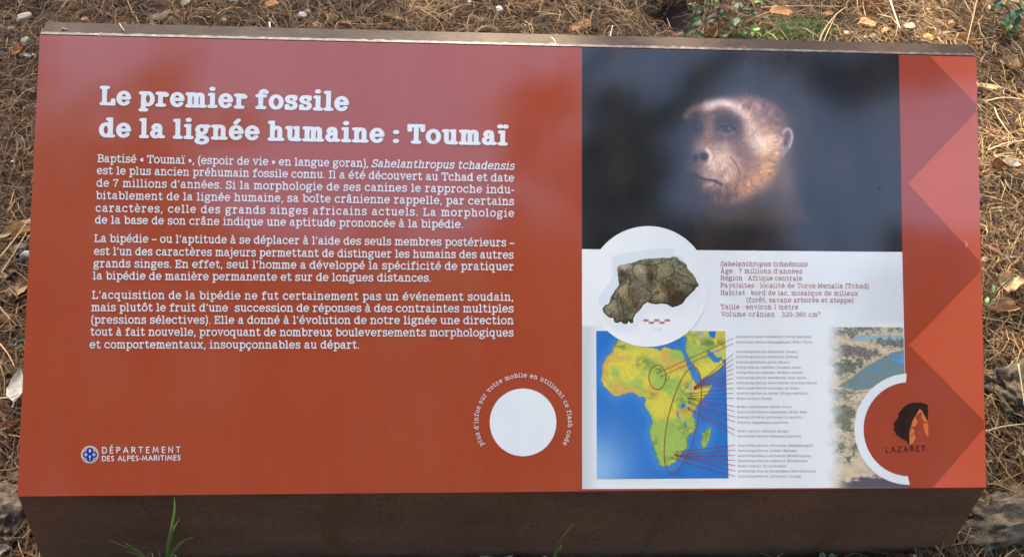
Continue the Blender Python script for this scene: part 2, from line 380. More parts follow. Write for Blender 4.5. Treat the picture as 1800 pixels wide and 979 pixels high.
# --- stroke lettering: round-ended slab serif, drawn as skeleton strokes
GLY = {
'a': (4.6, "S .6 3.8 1.2 4.8 2.2 5 3.1 4.6 3.4 3.5;L 3.4 3.5 3.4 .9;S 3.4 .9 3.7 .15 4.6 .1;S 3.4 2.9 1.6 2.7 .5 2.1 .2 1.2 .7 .3 1.7 0 2.8 .5 3.4 1.3"),
'b': (5, "L 0 6.6 1 6.6 1 0;E 3 2.5 1.95 2.5"),
'c': (4.4, "R 2.4 2.5 2.35 2.5 48 318;D 3.8 3.9"),
'd': (5, "E 2 2.5 1.95 2.5;L 3 6.6 4 6.6 4 0 5 0"),
'e': (4.6, "L .2 2.6 4.5 2.6;R 2.3 2.5 2.2 2.5 2 320"),
'f': (3.7, "S 3.9 6.1 3.2 6.6 2.4 6.6 1.7 6.2 1.5 5.2;L 1.5 5.2 1.5 0;L .1 5 3.2 5;L .2 0 3 0"),
'g': (4.8, "E 2.1 3.4 1.8 1.6;S 3.4 4.4 4 5 4.9 4.9;S 1.1 2 .5 1.2 1 .5 2.4 .3 3.8 .1 4.3 -.8 3.8 -1.8 2.2 -2.2 .6 -1.9 .1 -1.1 .9 .2"),
'h': (5.2, "L 0 6.6 1 6.6 1 0;L 0 0 2.1 0;S 1 3.2 1.6 4.5 2.9 5 4 4.5 4.2 3.3;L 4.2 3.3 4.2 0;L 3.3 0 5.2 0"),
'i': (2.4, "L .1 5 1.2 5 1.2 0;L 0 0 2.4 0;D 1.1 6.9"),
'ı': (2.4, "L .1 5 1.2 5 1.2 0;L 0 0 2.4 0"),
'j': (2, "L .2 5 1.4 5 1.4 -1;S 1.4 -1 1.1 -2 0 -2.2 -.7 -1.9;D 1.3 6.9"),
'k': (5, "L 0 6.6 1 6.6 1 0;L 0 0 2 0;L 4 5 1 2.1;L 2.2 3.2 4.1 0;L 3.1 5 4.8 5;L 3.3 0 5 0"),
'l': (2.3, "L 0 6.6 1.1 6.6 1.1 0;L 0 0 2.3 0"),
'm': (7.4, "L 0 5 1 5 1 0;L 0 0 2 0;S 1 3.4 1.5 4.6 2.6 5 3.5 4.6 3.7 3.5;L 3.7 3.5 3.7 0;L 3 0 4.6 0;S 3.7 3.4 4.3 4.6 5.3 5 6.2 4.6 6.4 3.5;L 6.4 3.5 6.4 0;L 5.7 0 7.4 0"),
'n': (5.2, "L 0 5 1 5 1 0;L 0 0 2.1 0;S 1 3.2 1.6 4.5 2.9 5 4 4.5 4.2 3.3;L 4.2 3.3 4.2 0;L 3.3 0 5.2 0"),
'o': (4.6, "E 2.3 2.5 2.25 2.5"),
'p': (5, "L 0 5 1 5 1 -2.2;L 0 -2.2 2.2 -2.2;E 3 2.5 1.95 2.5"),
'q': (5, "E 2 2.5 1.95 2.5;L 4 5 4 -2.2;L 3 -2.2 5 -2.2"),
'r': (4, "L 0 5 1.2 5 1.2 0;L 0 0 2.7 0;S 1.2 3 1.8 4.5 2.9 5 3.7 4.7;D 3.6 4.4"),
's': (4, "S 3.6 4 3.1 4.8 2 5 .7 4.7 .3 3.8 .9 2.9 2.1 2.6 3.3 2.2 3.8 1.3 3.3 .3 2 0 .8 .2 .2 1.1;L 3.6 5 3.6 3.9;L .2 0 .2 1.1"),
't': (3.6, "L 1.3 6.4 1.3 1.1;S 1.3 1.1 1.6 .2 2.4 0 3.2 .3 3.5 1;L .1 5 3.1 5"),
'u': (5.1, "L 0 5 1 5 1 1.5;S 1 1.5 1.3 .4 2.3 0 3.4 .5 4.1 1.7;L 3.2 5 4.1 5 4.1 0 5.1 0"),
'v': (4.8, "L .6 5 2.4 0 4.3 5;L 0 5 1.5 5;L 3.5 5 4.9 5"),
'w': (6.9, "L .6 5 1.9 0 3.4 4.4 4.9 0 6.3 5;L 0 5 1.3 5;L 5.6 5 6.9 5"),
'x': (4.8, "L .7 5 4.1 0;L 4.1 5 .7 0;L 0 5 1.5 5;L 3.4 5 4.8 5;L 0 0 1.5 0;L 3.4 0 4.8 0"),
'y': (4.9, "L .6 5 2.6 .2;S 4.4 5 2.3 -.9 1.6 -2.1 .6 -2.2;L 0 5 1.5 5;L 3.5 5 5 5"),
'z': (4.2, "L .4 4 .4 5 3.8 5 .3 0 4 0 4 1.1"),
'A': (6.2, "L 1 0 2.9 6.4 3.3 6.4 5.3 0;L 1.7 2.3 4.6 2.3;L 0 0 2 0;L 4.2 0 6.2 0"),
'B': (5.3, "L 3.4 0 0 0;L 0 6.4 3.3 6.4;L 1.1 0 1.1 6.4;S 3.3 6.4 4.6 5.9 4.8 4.9 4.4 3.8 3.3 3.4;L 1.1 3.4 3.4 3.4;S 3.4 3.4 4.9 2.9 5.2 1.7 4.8 .5 3.4 0"),
'C': (5.6, "R 2.9 3.2 2.8 3.2 42 320;L 5.1 6.3 5.1 4.7"),
'D': (5.6, "L 3 0 0 0;L 0 6.4 3 6.4;L 1.1 0 1.1 6.4;R 3 3.2 2.5 3.2 -90 90"),
'E': (5.2, "L 0 0 5 0 5 1.4;L 0 6.4 4.8 6.4 4.8 5.1;L 1.1 0 1.1 6.4;L 1.1 3.4 3.4 3.4;L 3.4 2.7 3.4 4.1"),
'F': (5, "L 0 0 2.4 0;L 0 6.4 4.8 6.4 4.8 5.1;L 1.1 0 1.1 6.4;L 1.1 3.4 3.4 3.4;L 3.4 2.7 3.4 4.1"),
'G': (6, "R 2.9 3.2 2.8 3.2 42 318;L 3.5 2.8 5.8 2.8;L 5.1 2.8 5.1 .3;L 5 6.3 5 4.8"),
'H': (6, "L 0 0 2.2 0;L 0 6.4 2.2 6.4;L 1.1 0 1.1 6.4;L 3.8 0 6 0;L 3.8 6.4 6 6.4;L 4.9 0 4.9 6.4;L 1.1 3.3 4.9 3.3"),
'I': (2.6, "L 0 0 2.6 0;L 0 6.4 2.6 6.4;L 1.3 0 1.3 6.4"),
'K': (6, "L 0 0 2.2 0;L 0 6.4 2.2 6.4;L 1.1 0 1.1 6.4;L 5 6.4 1.1 2.6;L 2.4 3.9 5 0;L 4 6.4 5.8 6.4;L 4 0 6 0"),
'L': (5, "L 0 6.4 2.4 6.4;L 1.1 6.4 1.1 0;L 0 0 4.9 0 4.9 1.6"),
'M': (7, "L 0 0 2 0;L 0 6.4 1.2 6.4 3.5 1.2 5.8 6.4 7 6.4;L 1.1 6.4 1.1 0;L 5.9 6.4 5.9 0;L 5 0 7 0"),
'N': (6.2, "L 0 6.4 1.2 6.4 4.9 0 4.9 6.4;L 3.9 6.4 6 6.4;L 1.1 6.4 1.1 0;L 0 0 2.2 0"),
'O': (5.8, "E 2.9 3.2 2.8 3.2"),
'P': (5.2, "L 1.1 0 1.1 6.4;L 0 0 2.5 0;L 0 6.4 3.4 6.4;S 3.4 6.4 4.8 5.9 5.1 4.8 4.7 3.6 3.4 3.1;L 1.1 3.1 3.4 3.1"),
'R': (5.9, "L 1.1 0 1.1 6.4;L 0 0 2.5 0;L 0 6.4 3.3 6.4;S 3.3 6.4 4.6 5.9 4.9 4.9 4.5 3.8 3.3 3.3;L 1.1 3.3 3.3 3.3;S 3.3 3.3 4.3 2.6 4.5 1 5 .1 5.8 .1"),
'S': (4.8, "S 4.3 5.1 3.7 6.1 2.4 6.4 .8 6 .4 4.9 1 3.8 2.4 3.3 4 2.8 4.6 1.6 4 .4 2.4 0 1 .3 .2 1.5;L 4.3 6.4 4.3 5;L .2 0 .2 1.5"),
'T': (5.6, "L 0 5 0 6.4 5.6 6.4 5.6 5;L 2.8 6.4 2.8 0;L 1.6 0 4 0"),
'V': (5.8, "L .7 6.4 2.9 0 5.1 6.4;L 0 6.4 1.7 6.4;L 4.1 6.4 5.8 6.4"),
'W': (8, "L .7 6.4 2.2 0 4 5.6 5.8 0 7.3 6.4;L 0 6.4 1.5 6.4;L 6.5 6.4 8 6.4"),
'7': (4.3, "L .2 5.3 .2 6.4 4.2 6.4;S 4.2 6.4 2.6 3.9 1.7 1.7 1.6 0"),
'1': (2.9, "L .5 5.5 1.6 6.4 1.6 0;L .4 0 2.8 0"),
'2': (4.2, "S .4 5 .9 6.1 2.2 6.4 3.6 5.9 3.9 4.7 3 3.1 .3 0;L .3 0 4.1 0 4.1 1.1"),
'3': (4.1, "S .4 5.3 1 6.2 2.2 6.4 3.5 5.9 3.7 4.9 3.2 3.8 2 3.4;S 2 3.4 3.5 3 4 1.8 3.4 .5 2.1 0 .8 .3 .2 1.3"),
'8': (4.2, "E 2.1 4.9 1.6 1.5;E 2.1 1.7 1.9 1.7"),
'0': (4.2, "E 2.1 3.2 1.9 3.2"),
'5': (4.1, "L 3.6 6.4 1 6.4 .7 3.6;S .7 3.6 2.1 4 3.5 3.4 3.9 2 3.3 .5 2 0 .4 .8"),
'.': (1, "D .5 .1"), ',': (1.2, "D .6 .2;L .7 .1 .2 -1.3"), "'": (1.2, "D .5 6.3;L .7 6.2 .2 5"),
'(': (1.8, "S 1.7 7.2 .6 5.2 .3 2.6 .6 .2 1.7 -2"), ')': (1.8, "S .1 7.2 1.2 5.2 1.5 2.6 1.2 .2 .1 -2"),
'«': (2.6, "L 1.2 3.8 .3 2.6 1.2 1.4;L 2.5 3.8 1.6 2.6 2.5 1.4"), '»': (2.6, "L .1 3.8 1 2.6 .1 1.4;L 1.4 3.8 2.3 2.6 1.4 1.4"),
'–': (3.8, "L 0 2.5 3.8 2.5"), '-': (2, "L 0 2.5 2 2.5"), ':': (1, "D .5 .3;D .5 4.1"), '/': (3, "L 0 -1 3 7.2"),
'³': (2.2, "S .2 6.6 .9 7.1 1.7 6.8 1.8 6.1 1 5.7;S 1 5.7 1.9 5.3 1.8 4.5 1 4.1 .2 4.4"),
}
SANS = {
'D': (5, "L .4 0 .4 6.4 2 6.4;S 2 6.4 4.2 5.6 5 3.2 4.2 .8 2 0;L 2 0 .4 0"), 'E': (3.6, "L 3.6 0 .4 0 .4 6.4 3.6 6.4;L .4 3.3 3.3 3.3"),
'P': (4, "L .4 0 .4 6.4 2 6.4;S 2 6.4 3.5 6 4 4.8 3.5 3.5 2 3.1;L 2 3.1 .4 3.1"), 'A': (5.4, "L 0 0 2.7 6.4 5.4 0;L 1 2.2 4.4 2.2"),
'R': (4.4, "L .4 0 .4 6.4 2 6.4;S 2 6.4 3.4 6 3.8 4.8 3.3 3.6 2 3.2;L 2 3.2 .4 3.2;L 2 3.2 4.4 0"), 'T': (4.6, "L 0 6.4 4.6 6.4;L 2.3 6.4 2.3 0"),
'M': (6.6, "L .2 0 1.2 6.4 3.3 1.4 5.4 6.4 6.4 0"), 'N': (5, "L .4 0 .4 6.4 4.6 0 4.6 6.4"), 'L': (3.4, "L .4 6.4 .4 0 3.4 0"),
'S': (3.4, "S 3.1 5.8 2.2 6.4 1 6.2 .3 5 .9 3.9 2.3 3 3.1 1.8 2.6 .4 1.4 0 .2 .6"), 'I': (.8, "L .4 0 .4 6.4"), '-': (1.6, "L 0 2.5 1.6 2.5"),
'Z': (4.4, "L .2 6.2 4 6.4 .2 .2 4.4 0"), '.': (1, "D .5 .1"),
}
ACC = {'é': ('e', 'a'), 'è': ('e', 'g'), 'ê': ('e', 'c'), 'à': ('a', 'g'), 'â': ('a', 'c'), 'î': ('ı', 'c'), 'ï': ('ı', 'd'), 'ô': ('o', 'c'),
       'ç': ('c', 'C'), 'Â': ('A', 'c'), 'É': ('E', 'a')}
def strokes(ch, sans=False):
    acc = None
    if ch in ACC: ch, acc = ACC[ch]
    w, s = (SANS if sans else GLY)[ch]
    out = []
    parts = s.split(';')
    c = w / 2 - (.1 if ch == 'a' else 0); y = 8.0 if ch in 'AE' else 6.1
    if acc == 'a': parts.append(f"L {c-.3} {y} {c+.9} {y+1.1}")
    if acc == 'g': parts.append(f"L {c+.3} {y} {c-.9} {y+1.1}")
    if acc == 'c': parts.append(f"L {c-1.2} {y} {c} {y+1.1} {c+1.2} {y}")
    if acc == 'd': parts += [f"D {c-1.15} {y+.7}", f"D {c+1.15} {y+.7}"]
    if acc == 'C': parts.append(f"S {c+.2} 0 {c+.1} -.8 {c+.8} -1.3 {c+.2} -2 {c-.7} -1.9")
    for p in parts:
        k, *v = p.split(); v = [float(q) for q in v]
        if k in 'LS': out.append((k, list(zip(v[::2], v[1::2]))))
        else: out.append((k, v))
    return w, out
class Ink:
    def __init__(s, ky=1.0): s.ky = ky; s.v = []; s.f = []; s.h = []; s.n = 0; s.k = 0
    def prim(s, pts, faces):
        b_ = s.n; s.v += pts; s.h += [s.k] * len(pts); s.n += len(pts); s.k += 1
        s.f += [tuple(b_ + i for i in f) for f in faces]
    def disc(s, c, r, n=8):
        if n < 3: return
        s.prim([(c[0] + r * math.cos(2 * math.pi * i / n), c[1] + r * s.ky * math.sin(2 * math.pi * i / n)) for i in range(n)], [tuple(range(n))])
    def path(s, P, hw, closed=False, caps=8):
        P = [np.array(p, float) for p in P]
        Q = [P[0]]
        for p in P[1:]:
            if np.hypot(*(p - Q[-1])) > 1e-4: Q.append(p)
        P = Q
        n = len(P)
        if n < 2: return
        L = []; Rr = []
        for i in range(n):
            a = P[i] - P[i - 1] if (i > 0 or closed) else P[1] - P[0]
            b_ = (P[(i + 1) % n] - P[i]) if (i < n - 1 or closed) else P[-1] - P[-2]
            a = a / (np.hypot(*a) + 1e-9); b_ = b_ / (np.hypot(*b_) + 1e-9)
            m_ = a + b_; 
            if np.hypot(*m_) < .2: m_ = a
            m_ = m_ / np.hypot(*m_); nn = np.array([-m_[1], m_[0]])
            k = hw / max(.45, abs(nn @ np.array([-a[1], a[0]])))
            nk = nn * k * np.array([1, s.ky]); L.append(tuple(P[i] + nk)); Rr.append(tuple(P[i] - nk))
        f = [(i, n + i, n + (i + 1) % n, (i + 1) % n) for i in range(n if closed else n - 1)]
        s.prim(L + Rr, f)
        if not closed and caps:
            s.disc(P[0], hw, caps); s.disc(P[-1], hw, caps)
            for i in range(1, n - 1):
                a = P[i] - P[i - 1]; b_ = P[i + 1] - P[i]
                if (a @ b_) / (np.hypot(*a) * np.hypot(*b_) + 1e-9) < .75: s.disc(P[i], hw, caps)
    def glyph(s, st, tf, hw, q, caps, dotk=1.25):
        s.k = 0
        for k, v in st:
            if k == 'L': s.path([tf(*p) for p in v], hw, caps=caps)
            elif k == 'S': s.path([tf(*p) for p in smooth_pts(v, q)], hw, caps=caps)
            elif k == 'E': s.path([tf(v[0] + v[2] * math.cos(2 * math.pi * i / (q * 6)), v[1] + v[3] * math.sin(2 * math.pi * i / (q * 6))) for i in range(q * 6)], hw, True)
            elif k == 'R':
                m_ = q * 5
                s.path([tf(v[0] + v[2] * math.cos(R_(v[4] + (v[5] - v[4]) * i / m_)), v[1] + v[3] * math.sin(R_(v[4] + (v[5] - v[4]) * i / m_))) for i in range(m_ + 1)], hw, caps=caps)
            elif k == 'D': s.disc(tf(*v), hw * dotk, max(6, caps or 6))
    def obj(s, name, color, h, label=None, parent=board):
        p = np.array(s.v); hh = h + np.array(s.h) * 8e-6
        V = on_panel(p[:, 0], p[:, 1], 0.0) 
        d = CAM - V; dn = d @ NRM
        V = V + d * (hh / dn)[:, None]
        # consistent upward winding
        fs = []
        for f in s.f:
            a = sum(p[f[i]][0] * p[f[(i + 1) % len(f)]][1] - p[f[(i + 1) % len(f)]][0] * p[f[i]][1] for i in range(len(f)))
            fs.append(f if a < 0 else f[::-1])
        o = mesh_obj(name, V, fs, MPRINT, parent, cols=np.tile(color, (len(V), 1)))
        if label: o['label'] = label
        return o
def set_line(ink, text, xl, yl, xr, yr, xh, thick, q=3, caps=8, sans=False, italic=None, caph=None, dotk=1.25, fixgap=None, sp=1.1):
    """one line of lettering between two baseline points in photo pixels"""
    t = thick
    u = xh / ((6.4 if sans else 5) + t * ink.ky)
    W = math.hypot(xr - xl, yr - yl) / u - t
    chars = []; ital = False; sumw = 0; ns = 0; gaps = 0
    seq = []
    for ch in text:
        if ch == '_': ital = not ital; continue
        seq.append((ch, ital if italic is None else italic))
    for ch, it in seq:
        if ch == ' ': ns += 1
        else: sumw += strokes(ch, sans)[0]
    gaps = len(seq) - 1
    # total = sumw + gap*gaps + ns*(1.1+.45*gap)
    gap = (W - sumw - sp * ns) / (gaps + .45 * ns)
    kx = 1.0
    gmin = t + .28
    if fixgap: gmin = fixgap
    if gap < gmin or fixgap:
        kx = W / (sumw + sp * ns + gmin * (gaps + .45 * ns)); gap = gmin
    dx, dy = (xr - xl), (yr - yl); L = math.hypot(dx, dy); dx /= L; dy /= L
    x = t / 2
    for ch, it in seq:
        if ch == ' ': x += (sp + .45 * gap + gap) * kx; continue
        w, st = strokes(ch, sans)
        def tf(a, b_, x=x, it=it):
            b2 = b_ * ((caph / 6.4) if (caph and b_ > 5.3) else 1) + t * ink.ky / 2
            X = (x + a * kx + (.2 * (b_ - 2.5) if it else 0)) * u; Y = b2 * u
            return (xl + X * dx + Y * dy, yl + X * dy - Y * dx)
        ink.glyph(st, tf, t * u / 2, q, caps, dotk)
        x += (w + gap) * kx
    return gap, kx

# ------------------------------------------------------------------ printed fields of colour
H1, H2, H3, H4, H5, H6 = .00012, .00024, .00036, .0005, .00065, .0008
LIGHT_RED = lin((200, 88, 58)); DARK_RED = lin((160, 68, 46))
sheet('red_strip', [(1580, 98), (1716, 100.6), (1733.6, 856), (1595, 856.5)], LIGHT_RED, H1, 'bright orange red strip at the right end')
sheet('chevron_band', [(1580, 98.4), (1635, 99.5), (1715.6, 183), (1716, 197), (1596, 322), (1722, 459), (1722.6, 478), (1598, 606), (1729, 738), (1730, 752), (1640, 855.8), (1595, 856.3)], DARK_RED, H2, 'darker red zigzag band')
def wfn(X, Y):
    c = np.ones(X.shape + (3,)) * np.array([224, 225, 222.])
    low = sstep(572, 575, Y)
    gx = sstep(1062, 1030, X + (Y - 600) * .02)
    c = c - (low * gx)[..., None] * np.array([30, 27, 24.])
    c = c - (sstep(1480, 1585, X) * sstep(575, 560, Y) * sstep(440, 500, Y))[..., None] * np.array([16, 15, 12.])
    return c
image_sheet('white_field', 1023, 438, 1595, 858, 4, wfn, H1, quad=[(1023, 438), (1586, 443), (1595.4, 856.6), (1023.4, 859)])

# --- portrait photograph
def portrait(X, Y):
    x = (X - 1150) * 3.4967; y = (Y - 120) * 3.4967
    C = np.zeros(X.shape + (3,)) + np.array([38, 35, 35.])
    C += ((fbm(X / 60, Y / 60, 11) - .5) * 14)[..., None]
    def put(mask, col, a=1.0):
        nonlocal C
        C = C * (1 - (mask * a)[..., None]) + np.array(col, float) * (mask * a)[..., None]
    def blob(cx, cy, rx, ry, col, a=1., rot=0, p=1.0, edge=1.0):
        c, s = math.cos(R_(rot)), math.sin(R_(rot))
        u = ((x - cx) * c + (y - cy) * s) / rx; v = (-(x - cx) * s + (y - cy) * c) / ry
        put(np.exp(-(u * u + v * v) ** p * edge), col, a)
    def stroke(pts, w, col, a=1., soft=.6):
        d = seg_dist(x, y, smooth_pts(pts, 6)); put(sstep(w, w * (1 - soft), d), col, a)
    head = smooth_pts([(215, 300), (235, 248), (300, 222), (360, 205), (430, 185), (500, 172), (600, 166), (700, 192), (775, 250), (812, 320), (820, 380), (828, 430), (810, 520), (790, 560), (770, 630), (720, 700), (640, 770), (545, 830), (430, 845), (330, 835), (265, 790), (240, 720), (205, 655), (205, 630), (240, 590), (235, 540), (262, 490), (240, 430), (212, 370)], 5, True)
    fade = .6 + .4 * fbm(x / 30, y / 30, 2)
    neck = smooth_pts([(640, 740), (760, 590), (820, 570), (870, 660), (905, 800), (960, 960), (400, 990), (300, 850), (480, 830)], 5, True)
    put(sstep(30, -110, poly_sdf(x, y, neck) + (fbm(x / 30, y / 30, 77) - .5) * 60), (84, 68, 60), .85)
    blob(820, 690, 55, 120, (112, 96, 86), .6); blob(680, 830, 150, 90, (62, 52, 46), .5)
    put(sstep(16, -34, poly_sdf(x, y, head) + (fbm(x / 10, y / 10, 3, 3) - .5) * 26), (104, 78, 70), 1)
    blob(640, 250, 170, 70, (122, 95, 92), .9, 25)
    blob(760, 360, 70, 110, (105, 80, 74), .8)
    # side of the face: pale temple, warm cheek, all softly modelled
    blob(560, 300, 120, 80, (150, 122, 116), .8, 30)
    blob(610, 390, 70, 130, (196, 160, 140), .9, -20)
    blob(690, 500, 120, 105, (206, 170, 130), .95)
    blob(640, 468, 74, 46, (238, 222, 200), .95)
    blob(720, 430, 70, 50, (204, 170, 138), .75)
    blob(700, 610, 70, 80, (186, 138, 98), .8)
    blob(300, 420, 90, 160, (112, 84, 74), .85)
    blob(520, 530, 100, 90, (100, 72, 66), .95, 30)
    blob(470, 470, 90, 40, (112, 88, 78), .7, 10)
    # brow
    stroke([(200, 296), (240, 258), (300, 240), (350, 240)], 44, (150, 108, 86), .8, 1.0)
    stroke([(330, 232), (410, 214), (480, 230), (545, 280), (585, 350), (615, 430)], 58, (200, 174, 164), .92, 1.0)
    stroke([(360, 226), (420, 214), (490, 234)], 30, (224, 206, 204), .6, 1.0)
    # sockets
    blob(440, 345, 112, 84, (50, 42, 44), 1, 14, 1.7)
    blob(258, 348, 50, 80, (44, 36, 36), 1, 0, 1.6)
    stroke([(352, 300), (342, 400), (322, 480)], 44, (116, 90, 78), .8, 1.0)
    blob(440, 385, 66, 40, (84, 72, 72), .75, 5)
    stroke([(388, 376), (420, 358), (462, 358), (502, 382)], 9, (28, 22, 22), .8, 1.0)
    blob(446, 376, 20, 15, (22, 18, 18), .9); blob(458, 370, 9, 7, (150, 150, 156), .7)
    stroke([(396, 398), (440, 410), (496, 398)], 12, (112, 96, 92), .55, 1.0)
    blob(262, 368, 18, 15, (24, 20, 20), .85); blob(270, 360, 7, 6, (130, 125, 125), .7)
    for k in range(4):
        stroke([(388 + k * 8, 424 + k * 16), (450, 452 + k * 15), (530 - k * 4, 440 + k * 18)], 8, (136, 112, 100), .35, 1.0)
    # muzzle: broad, bulging, lit from the right
    blob(390, 600, 150, 125, (150, 122, 106), .95, 25, 1.5)
    blob(405, 600, 100, 100, (196, 170, 150), .9, 25, 1.2)
    blob(470, 670, 90, 60, (184, 152, 132), .8)
    blob(255, 620, 56, 60, (104, 82, 74), .85)
    for k in range(6):
        stroke([(345 + k * 20, 488 + k * 10), (374 + k * 22, 560 + k * 8), (392 + k * 24, 645 + k * 3)], 10, (124, 98, 86), .30, 1.0)
        stroke([(355 + k * 20, 490 + k * 10), (384 + k * 22, 560 + k * 8), (402 + k * 24, 640 + k * 3)], 9, (222, 200, 182), .28, 1.0)
    stroke([(470, 550), (508, 600), (526, 655)], 14, (84, 60, 54), .6, 1.0)
    # nose
    blob(300, 492, 56, 34, (164, 138, 126), .9)
    blob(285, 520, 70, 40, (120, 96, 88), .6)
    blob(304, 545, 30, 28, (26, 18, 18), .95, -20, 1.5)
    blob(254, 554, 18, 24, (34, 26, 24), .95, 10, 1.4)
    stroke([(322, 494), (348, 535), (334, 588)], 18, (212, 190, 170), .75, 1.0)
    # mouth and lips
    blob(330, 640, 90, 26, (140, 114, 104), .7, 12)
    blob(345, 722, 84, 24, (160, 118, 104), .85, 12)
    stroke([(204, 650), (260, 664), (312, 684), (368, 692), (416, 716)], 14, (44, 28, 26), .95, .9)
    blob(235, 690, 44, 30, (62, 46, 42), .85)
    # beard and jaw
    blob(560, 735, 150, 74, (168, 118, 78), .95, -22)
    blob(660, 680, 70, 66, (176, 130, 90), .75)
    blob(410, 790, 140, 56, (88, 62, 50), .95)
    blob(300, 800, 80, 64, (46, 38, 34), .95)
    blob(225, 770, 70, 130, (38, 34, 34), .95)
    blob(190, 480, 60, 220, (38, 34, 34), .5)
    # ear
    ear = smooth_pts([(775, 440), (785, 390), (815, 362), (845, 375), (855, 425), (842, 480), (810, 525), (788, 545), (775, 500)], 5, True)
    put(sstep(10, -12, poly_sdf(x, y, ear)), (160, 134, 128), 1)
    blob(818, 420, 19, 40, (84, 64, 62), .9, 8); blob(806, 458, 14, 26, (60, 46, 46), .8)
    stroke([(790, 400), (818, 374), (840, 392), (848, 430), (832, 485)], 12, (204, 180, 176), .7, 1.0)
    # fur and skin grain, following the head
    ang = np.arctan2(y - 500, x - 480); rad_ = np.hypot(x - 480, y - 500)
    hair = fbm(ang * 26 + fbm(x / 60, y / 60, 8) * 6, rad_ / 46, 21, 4) - .5
    msk = sstep(10, -60, poly_sdf(x, y, head))
    bd = np.clip(sstep(540, 760, y) + sstep(330, 200, y) * sstep(420, 560, x) + sstep(640, 760, x), .12, 1)
    C = C * (1 + (hair * bd * msk * .75)[..., None])
    C = C * (1 + ((fbm(x / 9, y / 9, 5, 3) - .5) * .28 * msk)[..., None])
    C = C * (1 + ((fbm(x / 40, y / 40, 15, 3) - .5) * .35 * msk)[..., None])
    C = C * (1 + msk[..., None] * np.array([.17, .10, .04]))
    C = C * (1 - .35 * (sstep(330, 200, x) * msk))[..., None]
    return C
image_sheet('portrait_photo', 1023, 89, 1586, 443, 1.25, portrait, H1, quad=[(1023, 84.2), (1580, 97.0), (1586, 443), (1023, 438)],
            label='dark printed portrait of a brown ape like face turned to the left')

# --- map of a continent
def zm(pts): return [(1030 + x / 3.374, 570 + y / 3.374) for x, y in pts]
AFR = [(195, 92), (163, 130), (158, 165), (125, 185), (98, 240), (96, 290), (89, 330), (105, 362), (125, 385), (160, 420), (185, 430), (230, 415), (260, 405), (290, 408), (315, 432), (345, 430), (355, 445), (348, 480), (362, 510), (385, 545), (395, 580), (380, 615), (375, 640), (390, 690), (405, 740), (425, 790), (440, 835), (460, 843), (500, 836), (530, 815), (560, 782), (580, 750), (600, 735), (605, 710), (597, 680), (612, 655), (640, 635), (652, 610), (645, 570), (633, 535), (642, 510), (670, 470), (715, 420), (745, 372), (745, 358), (700, 365), (665, 365), (650, 345), (625, 300), (605, 245), (587, 205), (572, 165), (558, 150), (500, 143), (462, 133), (442, 152), (400, 140), (330, 130), (260, 110)]
ARA = [(592, 100), (600, 80), (570, 70), (600, 45), (640, 30), (840, 30), (840, 205), (815, 215), (800, 200), (775, 196), (755, 178), (732, 158), (722, 168), (738, 195), (762, 222), (785, 215), (800, 205), (825, 235), (800, 262), (755, 295), (700, 318), (684, 330), (668, 292), (645, 252), (612, 205), (590, 160)]
MAD = [(737, 603), (745, 620), (738, 665), (713, 732), (690, 736), (680, 702), (692, 670), (688, 642), (720, 622)]
